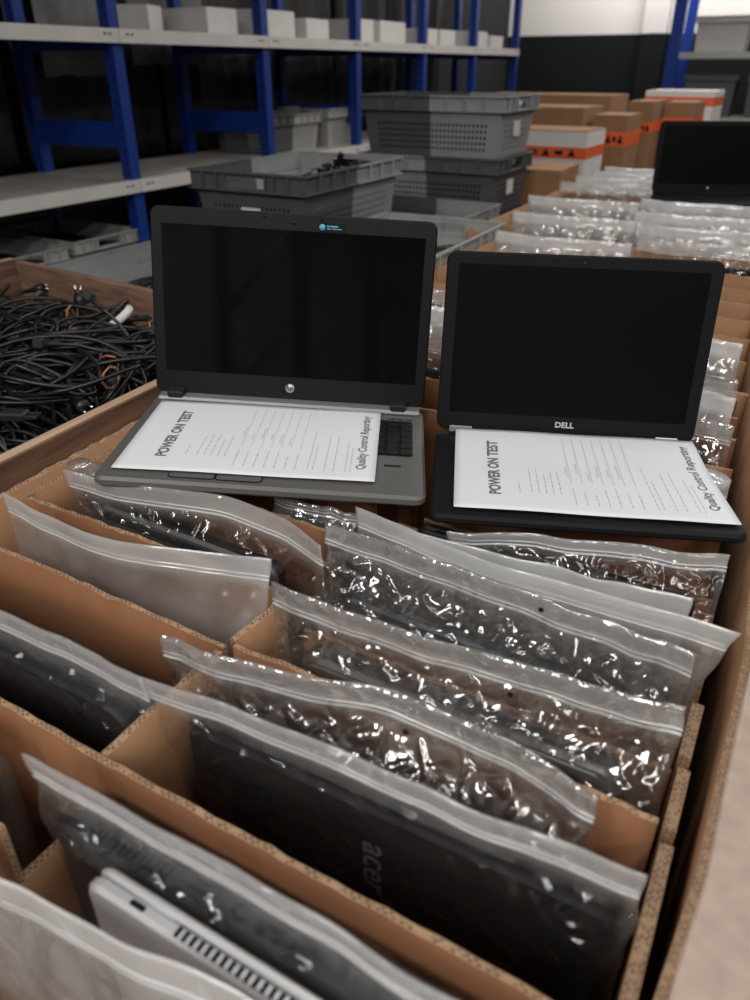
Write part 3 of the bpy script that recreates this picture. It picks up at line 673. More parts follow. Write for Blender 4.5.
B('large clear zip bag round the black laptop with grey logo', [(-.381, .292, .002), (-.29, .303), (-.17, .309), (-.08, .311), (.006, .317, .002)], 1.034, .322, .030, .972, FILM, crk=.003, seed=3, hole=None)
B('shiny heavily crinkled zip bag behind the black laptop with grey logo', [(-.398, .336, .004), (-.33, .345), (-.20, .377), (-.11, .374), (-.035, .360)], 1.034, .352, .030, .955, FILM_C, crk=.0065, seed=4, hole=(.55, .027))
B('clear zip bag around the slim grey laptop, crinkled header', [(-.352, .432, .006), (-.26, .437), (-.156, .444), (-.07, .452), (.002, .462)], 1.042, .436, .030, .968, FILM_C, crk=.005, seed=5, hole=(.60, .03))
B('crumpled clear zip bag holding the dark blue laptop', [(-.372, .552, .002), (-.27, .548), (-.13, .543), (-.06, .536), (-.002, .530)], 1.038, .538, .032, .955, FILM_C, crk=.007, seed=6, hole=(.5, .012))
B('milky zip bag whose corner pokes over corrugated edge of the bin', [(-.358, .592, .004), (-.28, .584), (-.20, .572), (-.09, .576), (.027, .583, -.004)], 1.038, .60, .016, .965, FILM_F, crk=.003, seed=7, foot=-.02, hole=(.45, .03))
B('low clear zip bag pinned in front of the thin black laptop', [(-.315, .606), (-.2, .616), (-.10, .623), (-.018, .634)], 1.020, .632, .012, .97, FILM_F, crk=.003, seed=8)
B('clear zip bag squeezed under front edge of the thin black laptop', [(-.27, .636, -.008), (-.2, .662, -.003), (-.14, .678, .0), (-.07, .700, .0), (.004, .722, .002)], 1.022, .684, .026, .985, FILM, crk=.004, seed=9, zdrop=.012)
B('zip bag over slim dark laptop just before the silver grey open laptop', [(-.70, .497, .006), (-.64, .512), (-.50, .548), (-.42, .543), (-.352, .513, .004)], 1.036, .522, .024, .985, FILM, crk=.003, seed=10)
B('empty milky zip bag sagging forward in the slot', [(-.722, .430, .006), (-.65, .424), (-.55, .424), (-.46, .452), (-.384, .474, .004)], 1.034, .437, .014, .96, FILM_F, crk=.003, seed=11)
B('clear zip bag around the bulky black laptop with rounded corners', [(-.76, .285), (-.66, .286), (-.55, .291), (-.45, .293), (-.372, .290)], 1.036, .302, .042, .982, FILM, crk=.003, seed=12)
B('zip bag barely showing at the bottom left frame corner', [(-.76, .205), (-.65, .207), (-.55, .205), (-.452, .202)], 1.02, .205, .028, .97, FILM, crk=.003, seed=13)
B('small crinkled bag corner between wooden rail and silver grey laptop', [(-.775, .562, -.004), (-.72, .568), (-.66, .565), (-.60, .57)], 1.010, .57, .018, .985, FILM_C, crk=.006, seed=14, n=50, nz=34)
B('crinkled dark bag showing under front edge of silver grey laptop', [(-.50, .632), (-.46, .634), (-.42, .64), (-.385, .645)], .998, .640, .026, .98, FILM_C, crk=.006, seed=15, n=50, nz=34, zdrop=.012)
# rows partly hidden behind the open laptops
rows = [(-.36, -.03, .935, 'crinkled pale bag by hinge corner of the thin black laptop'), (-.37, -.045, 1.035, 'crinkled pale bag second beyond hinge of the thin black laptop'), (-.38, -.055, 1.11, 'pale bag with dark laptop third beyond hinge of the thin black laptop'), (-.385, -.06, 1.19, 'big shiny bag beside upper part of the thin black laptop'), (-.39, -.075, 1.37, 'shiny bag at the far end beside the thin black laptop screen'),
        (-.83, -.45, 1.15, 'pale bag low in the gap between the two open screens'), (-.84, -.46, 1.32, 'pale bag in middle of the gap between the two open screens'), (-.84, -.46, 1.45, 'pale bag high in the gap between the two open screens')]
for k, (x0, x1, y, lb) in enumerate(rows):
    B(lb, [(x0, y + .01), (lerp(x0, x1, .35), y - .008), (lerp(x0, x1, .7), y + .006), (x1 + (.012 if x0 > -.5 else 0), y)], 1.046 if y > 1.1 else 1.035 if y > 1 else 1.004, y + .006, .024, .985, [FILM_B, FILM_C][k % 2], crk=.006, seed=20 + k, n=46, nz=28)
    shut_laptop(.30, .22, .021, lerp(x0, x1, .5), y + .006, .985, BLACK, [BLUEG, DARKG, BLACK][k % 3], 'dark laptop in ' + lb.replace('crinkled ', '').replace(' with dark laptop', ''), rz=0)
back = [(-.815, -.425, 2.14, 'pale flat bag against the near end of the second bin left column', 'flat white'), (-.86, -.46, 2.40, '', 'x'), (-.935, -.545, 2.76, '', 'x'), (-.945, -.575, 3.16, '', 'x'), (-.945, -.58, 3.38, '', 'x'), (-.93, -.58, 3.58, '', 'x'), (-.93, -.58, 3.78, '', 'x'),
        (-.42, -.10, 2.17, '', 'r'), (-.47, -.13, 2.37, '', 'r'), (-.50, -.14, 2.46, '', 'r'), (-.50, -.14, 2.535, '', 'r')]
bl = ['pale bag against end wall of second bin above the black screen', 'open crumpled pale bag, first of the far bin beside small brown carton', 'pale bag with grey-blue laptop, second of far bin beside small brown carton', 'pale bag with dark navy laptop in far bin beside the small brown carton', 'pale bag in far bin before the white carton with orange tape', 'pale bag in far bin below the taped brown cartons', 'last pale bag of far bin by the taped brown cartons',
      'pale bag holding black laptop, directly above corner of the thin black laptop', 'pale bag second behind the thin black laptop in the outer column', 'pale bag third behind the thin black laptop in the outer column', 'shiny pale bag just before the far open black laptop']
for k, (x0, x1, y, _, c) in enumerate(back):
    B(bl[k], [(x0, y + .01), (lerp(x0, x1, .35), y - .012), (lerp(x0, x1, .7), y + .008), (x1, y + .004)], (1.055, 1.055, 1.075, 1.10)[k - 7] if k > 6 else 1.055 if k else 1.04, y + .008, .028, .985, FILM if k in (3, 7) else FILM_B, crk=.007, seed=40 + k, n=44, nz=26)
    shut_laptop(.31, .23, .024, lerp(x0, x1, .48), y + .008, 1.0 if k > 0 else .985, BLACK, [BLUEG, BLACK, DARKG][k % 3] if k != 7 else MATTE, 'laptop in ' + bl[k].replace(' holding black laptop', '').replace(' with grey-blue laptop', '').replace(' with dark navy laptop', ''), rz=0)

# ------------------------------------------------------------------ open laptops
def frame_of(x, y, z, yaw, tilt, roll):
    u = Vector((math.cos(yaw) * math.cos(roll), math.sin(yaw) * math.cos(roll), math.sin(roll)))
    v = Vector((-math.sin(yaw) * math.cos(tilt), math.cos(yaw) * math.cos(tilt), math.sin(tilt)))
    w_ = u.cross(v); v = w_.cross(u)
    M_ = Matrix((u, v, w_)).transposed().to_4x4(); M_.translation = (x, y, z); return M_
def keys(rows_, x0, y0, mat, parent, z, name='keyboard'):
    m = MB()
    for x, y, w_, d_ in rows_: m.rslab(w_, d_, .0022, .0012, .0006, 2, X=T(x, y, z))
    return m.build(name, mat, parent)
def open_laptop(M_, W, D, L, lid_angle, baseT, lidT, label, deck, bezel, screenm, scr, style):
    t = empty('open_laptop', M=M_); tag(t, label, 'laptop')
    m = MB(); m.rslab(W, D + .006, baseT, .014 if style == 'hp' else .012, .0035, 6, X=T(0, 0, -baseT)); base = m.build('base', deck, t)
    lid = empty('lid'); lid.parent = t
    a = math.pi / 2 - lid_angle
    X = T(0, D, .006) @ Matrix.Rotation(a, 4, 'X')      # local: x width, y up the lid, z toward the viewer
    lid.matrix_local = X
    bpy.data.objects.remove(lid)
    m = MB(); m.rslab(W, L, lidT, .012, .002, 6, X=T(0, 0, -lidT)); lid = m.build('lid', bezel, t, X)
    x0, x1, y0, y1 = scr
    m = MB(); m.box(((x0 + x1) / 2, (y0 + y1) / 2, .0003), (x1 - x0, y1 - y0, .0006)); m.build('screen', screenm, lid)
    m = MB(); m.cyl((W / 2, L - (.012 if style == 'hp' else .0095), .0), (W / 2, L - (.012 if style == 'hp' else .0095), .0012), .0028, 14); cm = m.build('webcam', DARKG, lid)
    m = MB(); m.cyl((W / 2, L - (.012 if style == 'hp' else .0095), .001), (W / 2, L - (.012 if style == 'hp' else .0095), .0016), .0013, 12); m.build('lens', GLASS, cm)
    for i in range(4):
        m = MB(); m.cyl((W * (.06, .40, .60, .94)[i], .006 if i in (0, 3) else L - .006, 0), (W * (.06, .40, .60, .94)[i], .006 if i in (0, 3) else L - .006, .0008), .002, 10); m.build('bumper', MATTE, lid)
    return t, base, lid
MH = frame_of(-.6534, .4951, 1.0464, .4721, -.0207, -.0514)
hp, hb, hl = open_laptop(MH,   .384, .258, .25, .1601, .013, .008, 'open laptop with silver grey deck, dark glossy screen and round logo, beside cable box', DECK, BLACK, GLASS, (.0155, .3690, .0325, .2285), 'hp')
m = MB(); m.rslab(.372, .024, .0075, .004, .003, 4, X=T(.006, .239, -.001)); m.build('hinge_strip', STRIP, hb)
for x in (.0205, .336):
    m = MB(); m.rslab(.0225, .022, .016, .003, .0015, 3, X=T(x, .2405, -.002)); m.build('hinge', DARKG, hp)
m = MB(); m.rslab(.352, .112, .0008, .004, .0003, 3, X=T(.016, .106, 0)); kb = m.build('keyboard_well', MATTE, hb)
rows_ = []
for r_ in range(6):
    y = .108 + r_ * .0184
    for c in range(19):
        x = .0185 + c * .0184
        if c == 15: continue
        rows_.append((x + (.003 if c > 15 else 0), y, .0155, .0155 if r_ < 5 else .011))
keys(rows_, 0, 0, BLACK, kb, .0008)
m = MB(); m.rslab(.11, .072, .0006, .004, .0002, 3, X=T(.085, .026, 0)); tpd = m.build('touchpad', DECK, hb)
for x in (.086, .1408):
    m = MB(); m.rslab(.053, .013, .0012, .004, .0004, 4, X=T(x, .011, .0)); m.build('touchpad_button', DECK, tpd)
    m = MB(); P = [(x, .0245, .001), (x, .013, .001), (x + .004, .0105, .001), (x + .049, .0105, .001), (x + .053, .013, .001), (x + .053, .0245, .001)]; m.tube(P, .0006, 5); m.build('button_groove', MATTE, tpd)
m = MB(); m.rslab(.021, .0045, .0008, .002, .0003, 4, X=T(.333, .075, 0)); m.build('fingerprint_reader', BLACK, hb)
m = MB()
for i in range(3): m.rslab(.010, .0025, .0004, .001, .0001, 2, X=T(.335 + i * .012, .2235, 0))
m.build('speaker_slot', MATTE, hb)
# round logo
def disc(r0, r1, n=40, z=.0006):
    vs = []; 
    for i in range(n):
        a = 2 * math.pi * i / n
        for r_ in (r0, r1): vs.append((r_ * math.cos(a), r_ * math.sin(a), z))
    return vs, [(2 * i, 2 * i + 1, 2 * ((i + 1) % n) + 1, 2 * ((i + 1) % n)) for i in range(n)]
m = MB(); m.cyl((0, 0, 0), (0, 0, .0008), .0063, 28); lg = m.build('logo_badge', LOGO, hl, T(.192, .0165, 0))
text(lg, 'hp', .0098, T(-.0002, .0006, .0009) @ Matrix(((1, .22, 0, 0), (0, 1, 0, 0), (0, 0, 1, 0), (0, 0, 0, 1))), MATTE, 'logo_lettering', bold=.0002)
m = MB(); m.rslab(.037, .0105, .0003, .001, .0001, 3, X=T(.2265, .2295, .0003)); st = m.build('sticker', MATTE, hl); st['label'] = 'small black sticker with cyan dot'
m = MB(); m.cyl((.231, .2348, .0006), (.231, .2348, .0008), .0041, 20); m.build('sticker_dot', CYAN, st)
m = MB()
for (a, b, yy, hh) in ((.237, .241, .2364, .0018), (.242, .252, .2364, .0018), (.237, .243, .2332, .0011), (.2440, .2500, .2332, .0011), (.2508, .2565, .2332, .0011)): m.box(((a + b) / 2, yy, .0007), (b - a, hh, .0002))
m.build('sticker_lettering', CYAN, st)

MD = frame_of(-.2919, .6344, 1.0306, .4091, -.0377, -.0179)
dl, db, dlid = open_laptop(MD, .337, .232, .228, .1261, .0115, .007, 'open thin black laptop with matte screen and silver lettering, on bags at the bin edge', MATTE, MATTE, MSCREEN, (.0155, .3215, .0245, .2135), 'dell')
for x in (.0175, .2870):
    m = MB(); m.rslab(.0300, .0085, .008, .0015, .001, 3, X=T(x, -.0035, -.0055)); h_ = m.build('hinge', STRIP, dlid); h_['label'] = 'silver hinge'
m = MB(); m.rslab(.29, .100, .0008, .004, .0003, 3, X=T(.0235, .105, 0)); kb2 = m.build('keyboard_well', BLACK, db)
rows2 = [(.0255 + c * .0190, .107 + r_ * .0164, .0162, .0138) for r_ in range(6) for c in range(15)]
keys(rows2, 0, 0, MATTE, kb2, .0008)
m = MB(); m.rslab(.10, .055, .0006, .004, .0002, 3, X=T(.115, .022, 0)); m.build('touchpad', BLACK, db)
text(dlid, 'DELL', .0105, T(.1685, .0135, .0004), LOGO, 'logo_lettering', bold=.0003, xs=1.05)
m = MB()
for s in (-1, 1): m.box((.1685 + s * .012, .2185, .0003), (.002, .001, .0004))
m.build('microphone_hole', DARKG, dlid)

# far open laptop
MF = frame_of(-.440, 2.62, 1.080, .40, 0, 0)
fl, fb, flid = open_laptop(MF, .36, .215, .214, .09, .016, .008, 'far open black laptop with blank screen standing on the bags of the far bin', MATTE, MATTE, MSCREEN, (.014, .346, .026, .200), 'hp')
for x in (.03, .30):
    m = MB(); m.rslab(.03, .016, .010, .003, .0015, 3, X=T(x, .203, .001)); m.build('hinge', BLACK, fl)
m = MB(); m.cyl((.18, .013, 0), (.18, .013, .0008), .004, 16); m.build('logo_badge', LOGO, flid)
m = MB(); m.rslab(.35, .022, .009, .003, .002, 3, X=T(.005, .199, -.001)); m.build('hinge_cover', MATTE, fb)
m = MB(); m.rslab(.32, .10, .001, .004, .0003, 3, X=T(.02, .09, 0)); k3 = m.build('keyboard_well', BLACK, fb)
keys([(.023 + c * .0192, .093 + r_ * .0160, .0160, .0130) for r_ in range(6) for c in range(16)], 0, 0, MATTE, k3, .001)

# ------------------------------------------------------------------ the two test sheets
def test_sheet(M_, x0, y0, w_, d_, label, skew=(0, 0, 0, 0), lift=lambda u, v: 0, seed=1):
    t = empty('paper_sheet', M=M_ @ T(x0, y0, .0036)); tag(t, label, 'paper sheet')
    def pt(u, v, h=0):
        # u 0..1 along the laptop width, v 0..1 away from the viewer
        x = u * w_ + lerp(0, skew[0], v) * (1 - u) + lerp(0, skew[1], v) * u; y = v * d_ + lerp(skew[2], skew[3], u) * 1.0
        return Vector((x, y, lift(u, v) + h))
    n, k = 30, 22; m = MB()
    top = [pt(i / n, j / k) for i in range(n + 1) for j in range(k + 1)]; bot = [p - Vector((0, 0, .0004)) for p in top]; q = k + 1; o = len(top)
    fs = [(i * q + j, (i + 1) * q + j, (i + 1) * q + j + 1, i * q + j + 1) for i in range(n) for j in range(k)]
    fs += [tuple(reversed([o + a for a in f])) for f in fs]
    for i in range(n): fs += [(i * q, o + i * q, o + (i + 1) * q, (i + 1) * q), (i * q + k, (i + 1) * q + k, o + (i + 1) * q + k, o + i * q + k)]
    for j in range(k): fs += [(j, j + 1, o + j + 1, o + j), (n * q + j, o + n * q + j, o + n * q + j + 1, n * q + j + 1)]
    m.add(top + bot, fs, 0, True); m.build('page', PAPER, t)
    # writing runs from the front edge towards the hinges
    def wr(body, size, u, v, mat, nm, bold, align='CENTER', xs=1):
        o_ = text(t, body, size, T(0, 0, 0), mat, nm, ex=.00004, bold=bold, align=align, xs=1)
        for vv in o_.data.vertices:
            a, b = vv.co.x * xs, vv.co.y
            uu = u - b / w_; v2 = v + a / d_
            p = pt(uu, v2, .0002 + vv.co.z); vv.co = p
        return o_
    wr('POWER ON TEST', .0182, .155, .50, INK, 'title_lettering', .0007, xs=1.0)
    wr('Quality Control Reporting', .0152, .940, .52, INK, 'footer_lettering', .0003, xs=1.0)
    rr = random.Random(seed); m = MB()
    def dash(u, v0, v1, th=.0012, mi=0):
        a = pt(u - th / w_ / 2, v0, .00025); b = pt(u + th / w_ / 2, v0, .00025); c = pt(u + th / w_ / 2, v1, .00025); d = pt(u - th / w_ / 2, v1, .00025)
        m.add([a, b, c, d], [(0, 1, 2, 3)], mi)
    def words(u, v0, v1, th=.0012):
        v = v0
        while v < v1:
            l = rr.uniform(.02, .055); dash(u, v, min(v + l, v1), th); v += l + .012
    words(.245, .20, .33, .0009)
    for k in range(5): words(.290 + k * .027, .21, .21 + rr.uniform(.20, .30), .0009)
    for k in range(7):
        u = .445 + k * .040; words(u, .10, .24 + rr.uniform(0, .08), .0009); dash(u + .002, .36, .93, .0004)
    for u, b in ((.735, .62), (.755, .44), (.800, .55), (.835, .58), (.880, .50), (.900, .42)): words(u, .10, b, .0008)
    m.build('printed_text', INKG, t)
    m = MB()
    for k in range(6):
        u = .440 + k * .040; v = .36 + rr.uniform(0, .14); path = []
        for i in range(8 + rr.randint(0, 9)):
            path.append(pt(u + math.sin(i * 1.9 + k) * .006 * rr.uniform(.3, 1.4) - .003, v + i * .011, .0003))
        m.tube(path, .00022, 4)
    m.build('handwriting_text', INKG, t)
    return t
test_sheet(MH, .0180, .0190, .3060, .2130, 'white power-on test form lying on the silver grey laptop keyboard', skew=(-.002, 0, 0, .006), lift=lambda u, v: .0007 * math.sin(u * 5) ** 2, seed=3)
test_sheet(MD, .0262, .0150, .3060, .2120, 'white power-on test form lying on the thin black laptop keyboard', skew=(0, .002, 0, .002), lift=lambda u, v: .0008 * math.sin(u * 6) ** 2 + .006 * max(0, u - .9) * (1 - v) + .006 * sstep(.55, 1, v), seed=5)

# ------------------------------------------------------------------ wooden cable box
cb = empty('wooden_crate', (-1.35, .6, 0)); tag(cb, 'wooden board crate heaped with black power cords', 'crate')
def plank(name, c, d, mats, X=None, topmi=1):
    m = MB(); m.rslab(d[0], d[1], d[2], .003, .002, 2, X=(T(*c) @ (X or Matrix.Identity(4))) @ T(-d[0] / 2, -d[1] / 2, -d[2] / 2), top=topmi); o = m.build(name, mats); return pb(o, cb)
a_ = math.degrees(math.atan2(-.062, 1)) * -1
plank('side_board', (-.8325, .5, .92), (.022, 1.66, .20), [WOOD_Y, WOOD_TOP], RZ(3.3))
plank('side_board', (-.8325, .5, .70), (.022, 1.66, .20), [WOOD_Y, WOOD_TOP], RZ(3.3))
plank('end_board', (-1.345, 1.262, .905), (.955, .022, .20), [WOOD_X, WOOD_X], RZ(-5.5))
plank('end_board', (-1.345, 1.262, .70), (.955, .022, .20), [WOOD_X, WOOD_X], RZ(-5.5))
plank('side_board', (-1.848, .5, .91), (.022, 1.62, .20), [WOOD_Y, WOOD_TOP], RZ(0))
plank('side_board', (-1.848, .5, .70), (.022, 1.62, .20), [WOOD_Y, WOOD_TOP], RZ(0))
plank('end_board', (-1.31, -.32, .81), (.95, .022, .42), [WOOD_X, WOOD_X])
plank('bottom_board', (-1.32, .47, .61), (.93, 1.55, .02), [WOOD_X, WOOD_X])
for x, y in ((-1.81, 1.27), (-.91, 1.18), (-1.78, -.27), (-.83, -.27)):
    m = MB(); m.box((x, y, .40), (.04, .04, .80)); pb(m.build('corner_post', WOOD_Y), cb)

def cord_variant(seed, tie=True, white=False, plugs=True, thick=.0034, big=1.0):
    r = random.Random(seed)
    t = empty('power_cord'); m = MB(); path = []
    a, b = r.uniform(.065, .095) * big, r.uniform(.038, .065) * big; turns = r.choice([3, 3, 4]); ph = r.uniform(0, 6)
    n = 24 * turns
    for i in range(n + 1):
        th = 2 * math.pi * i / 24 + ph; k = i / n
        ra = a * (1 + .26 * math.sin(k * 9 + seed)); rb = b * (1 + .35 * math.sin(k * 7 + seed * 2))
        pinch = 1 - .6 * (math.cos(th) ** 6 if tie and math.cos(th) > 0 else 0)
        path.append(Vector((ra * math.cos(th) + .018 * math.sin(k * 13), rb * math.sin(th) * pinch + .014 * math.sin(k * 11 + seed), .008 + .020 * k + .016 * math.sin(th * 1.5 + seed))))
    d = (path[-1] - path[-2]).normalized(); p = path[-1]; tail = []
    for i in range(7):
        d = (d + Vector((r.uniform(-.3, .3), r.uniform(-.3, .3), r.uniform(-.22, .10)))).normalized(); p = p + d * .014; tail.append(p.copy())
    d0 = (path[0] - path[1]).normalized(); p = path[0].copy(); head = []
    for i in range(6):
        d0 = (d0 + Vector((r.uniform(-.3, .3), r.uniform(-.3, .3), r.uniform(-.25, .05)))).normalized(); p = p + d0 * .014; head.append(p.copy())
    full = list(reversed(head)) + path + tail
    m.tube(full, thick, 6); m.build('cable', CORD, t)
    def orient(p, d):
        z = d.normalized(); x = z.orthogonal().normalized(); y = z.cross(x); M_ = Matrix((x, y, z)).transposed().to_4x4(); M_.translation = p; return M_
    X = orient(tail[-1], d); m = MB()
    m.tube([(0, 0, -.020), (0, 0, .014)], [.0042, .0065], 8, X=X); m.rslab(.020, .013, .022, .004, .003, 3, X=X @ T(-.010, -.0065, .010)); m.build('connector', DARKG if seed % 2 else CORD, t)
    if plugs:
        X = orient(head[-1], d0); m = MB()
        m.tube([(0, 0, -.022), (0, 0, .006), (0, 0, .014), (0, 0, .026), (0, 0, .030)], [.0042, .0065, .011, .0125, .011], 10, X=X); pl = m.build('plug', CORD, t)
        for s_ in (-1, 1):
            m = MB(); m.cyl((s_ * .007, 0, .028), (s_ * .007, 0, .047), .0022, 8, X=X); m.build('plug_pin', BRASS, pl)
    if tie:
        m = MB(); pth = [(a * .95 + .004 * math.cos(q * .79), .022 * math.cos(q * .785), .018 + .018 * math.sin(q * .785)) for q in range(8)]; m.tube(pth, .0017, 5, closed=True); m.build('tie', TIE if seed % 2 else CORD, t)
    if white:
        i = len(head) + 14; m = MB(); m.tube([full[i + q] for q in range(4)], .0088, 8); m.build('white_tag', LABEL, t)
    return t
protos = [cord_variant(s, tie=s % 3 != 2, plugs=s in (2, 5)) for s in range(1, 9)]
lay = []
for iy in range(11):
    for ix in range(10):
        x = -1.76 + ix * .094 + rnd.uniform(-.03, .03); y = .36 + iy * .084 + rnd.uniform(-.03, .03)
        if x > -.935 - .05 * (y - .5): continue
        zz = .940 + .030 * noise.noise((x * 4, y * 4, 2)) - .065 * sstep(.95, 1.15, y)
        lay.append((x, min(y, 1.13 + .05 * (-x - 1.3)), zz, 30))
for iy in range(8):
    for ix in range(8):
        x = -1.70 + ix * .108 + rnd.uniform(-.03, .03); y = .40 + iy * .10 + rnd.uniform(-.03, .03)
        if x > -.96: continue
        lay.append((x, min(y, 1.10), .892 - .06 * sstep(.92, 1.12, y) + .02 * noise.noise((x * 4, y * 4, 7)), 14))
for k, (x, y, z, tl) in enumerate(lay):
    i = k % 8
    o = protos[i] if k < 8 else copy_tree(protos[i])
    o.location = (x, y, z); o.rotation_euler = (R(rnd.uniform(-tl, tl)), R(rnd.uniform(-tl, tl)), rnd.uniform(0, 6.28))
    tag(o, 'black power cord coiled up in the heap inside the wooden crate', 'power cord', 'black power cords heaped in wooden crate')
# a few cords lie on top and can be told apart
def top_cord(seed, x, y, z, rz, lb, white=False, tie=True, plugs=False, rx=0, grp=None):
    o = cord_variant(seed, tie=tie, white=white, plugs=plugs, thick=.0039, big=1.15); o.location = (x, y, z); o.rotation_euler = (R(rx), 0, R(rz)); tag(o, lb, 'power cord', grp); return o
top_cord(21, -1.38, 1.0, .985, 30, 'black power cord with white paper wrap, lying towards back board of the crate', white=True)
top_cord(24, -1.24, 1.0, .985, 80, 'black power cord with white wrap beside a wide loop, close to laptop', white=True)
top_cord(27, -1.05, .78, .985, 20, 'wide loop of black cord with orange band on top of heap', tie=True)
top_cord(33, -1.16, .98, .975, 60, 'big open loop of black cord leaning next to the glossy laptop')
for k, (x, y, z, rz, rx) in enumerate(((-1.58, .98, .95, 10, 18), (-1.30, .88, .975, 120, -14), (-1.12, .80, .98, 45, 16), (-1.02, .92, .975, 75, -10), (-1.42, .86, .97, -30, 12), (-1.20, .72, .975, 150, 10), (-1.50, 1.04, .945, 60, -12), (-1.08, 1.02, .95, 15, 14), (-1.25, 1.05, .945, -50, 10))):
    top_cord(40 + k * 3, x, y, z, rz, 'black power cord coiled up in the heap inside the wooden crate', rx=rx, tie=k % 2 == 0, plugs=k in (0, 5), grp='black power cords heaped in wooden crate')
# plug whose two pins stick up by the back board
t = empty('mains_plug', (-1.475, 1.195, .962)); tag(t, 'black mains plug with two bright pins pointing up at the back board', 'plug')
m = MB(); m.tube([(0, 0, -.02), (0, 0, .006), (0, 0, .016), (0, 0, .026)], [.016, .017, .014, .012], 14); m.rslab(.05, .016, .022, .006, .003, 3, X=T(-.025, -.008, -.018)); b_ = m.build('plug_body', CORD, t)
for s_ in (-1, 1):
    m = MB(); m.cyl((s_ * .0095, 0, .024), (s_ * .0095, 0, .046), .0024, 8); m.build('plug_pin', BRASS, t)
m = MB(); m.tube([(.02, 0, -.01), (.045, .0, -.015), (.07, -.02, -.03), (.08, -.06, -.05), (.05, -.10, -.06)], .0034, 6); m.build('cable', CORD, t)
# flat appliance connector near the rail
t = empty('cord_connector', (-1.01, .655, .985), R(25)); tag(t, 'grey black two-prong cord connector lying flat near the wooden rail', 'connector')
m = MB(); m.rslab(.042, .026, .014, .005, .003, 4, X=T(-.021, -.013, -.007)); m.build('connector_body', DARKG, t)
for s_ in (-1, 1):
    m = MB(); m.rslab(.020, .006, .006, .002, .001, 3, X=T(.020, s_ * .007 - .003, -.003)); m.build('prong', DARKG, t)
m = MB(); m.tube([(-.02, 0, 0), (-.05, .012, .004), (-.06, .05, .0), (-.04, .09, -.02), (.0, .12, -.04)], .0036, 6); m.build('cable', CORD, t)
# dark heap of cords underneath
m = MB(); n = 26; vs = []
for i in range(n + 1):
    for j in range(n + 1):
        x = lerp(-1.79, -.87, i / n); y = lerp(-.25, 1.205, j / n); x -= .045 * (y - .5) * (i / n) 
        vs.append((x, y, .885 + .02 * noise.noise((x * 9, y * 9, 1)) - .06 * sstep(.92, 1.12, y)))
base = len(vs); vs += [(v[0], v[1], .622) for v in vs[:]]; q = n + 1
fs = [(i * q + j, (i + 1) * q + j, (i + 1) * q + j + 1, i * q + j + 1) for i in range(n) for j in range(n)]
fs += [tuple(reversed([base + a for a in f])) for f in fs]
for i in range(n): fs += [(i * q, base + i * q, base + (i + 1) * q, (i + 1) * q), (i * q + n, (i + 1) * q + n, base + (i + 1) * q + n, base + i * q + n), (i, i + 1, base + i + 1, base + i), (n * q + i, base + n * q + i, base + n * q + i + 1, n * q + i + 1)]
m.add(vs, fs, 0, True); o = m.build('cord_heap', CORD); tag(o, 'tangled lower layers of black cords filling the wooden crate', 'cords', kind='stuff')
# cords inside the grey totes behind
def tote_cords(cx, cy, z, w_, d_, n, lb, grp):
    for k in range(n):
        o = copy_tree(protos[(k * 3 + 1) % 8]); o.location = (cx + rnd.uniform(-w_, w_), cy + rnd.uniform(-d_, d_), z + rnd.uniform(0, .02)); o.rotation_euler = (R(rnd.uniform(-18, 18)), R(rnd.uniform(-18, 18)), rnd.uniform(0, 6))
        tag(o, lb, 'power cord', grp)
tote_cords(-1.46, 2.36, 1.095, .05, .10, 5, 'black cable coil piled in the perforated tote behind the laptop', 'cables in the perforated tote')
tote_cords(-1.60, 1.77, .855, .10, .15, 7, 'black cable coil in the plain light grey bin behind crate', 'cables in the plain grey bin')
tote_cords(-1.06, 2.1, .92, .08, .15, 5, 'black cable coil low inside the light grey tote with grip hole', 'cables in the grip hole tote')
def fill_box(x, y, z0, z1, w_, d_, lb):
    m = MB(); vs = []; n = 10
    for i in range(n + 1):
        for j in range(n + 1):
            X_, Y_ = lerp(-w_, w_, i / n), lerp(-d_, d_, j / n); vs.append((x + X_, y + Y_, z1 + .012 * noise.noise((X_ * 20, Y_ * 20, z1 * 5))))
    b0 = len(vs); vs += [(v[0], v[1], z0) for v in vs[:]]; q = n + 1
    fs = [(i * q + j, (i + 1) * q + j, (i + 1) * q + j + 1, i * q + j + 1) for i in range(n) for j in range(n)]; fs += [tuple(reversed([b0 + a for a in f])) for f in fs]
    for i in range(n): fs += [(i * q, b0 + i * q, b0 + (i + 1) * q, (i + 1) * q), (i * q + n, (i + 1) * q + n, b0 + (i + 1) * q + n, b0 + i * q + n), (i, i + 1, b0 + i + 1, b0 + i), (n * q + i, b0 + n * q + i, b0 + n * q + i + 1, n * q + i + 1)]
    m.add(vs, fs, 0, True); o = m.build('cord_heap', CORD); tag(o, lb, 'cords', kind='stuff')
fill_box(-1.525, 2.21, .952, 1.08, .165, .265, 'packed black cables filling the perforated tote behind laptop')
fill_box(-1.69, 1.70, .657, .86, .18, .27, 'packed black cables filling the plain light grey bin')
fill_box(-1.065, 2.06, .796, .92, .16, .255, 'packed black cables low in the light grey tote')
fill_box(-1.443, 3.18, 1.146, 1.325, .262, .162, 'dark filler added to darken the holes of the top stack tote')  # filler block added so the perforations read dark
fill_box(-1.452, 3.18, .930, 1.110, .262, .162, 'dark filler added to darken the holes of the middle stack tote')  # same added filler behind the middle tote's holes
fill_box(-3.30, 2.66, .536, .68, .265, .165, 'dark cables filling the pale tote beside the first upright')
fill_box(-3.30, 2.20, .526, .67, .265, .165, 'dark cables filling the nearer pale tote under the shelf')

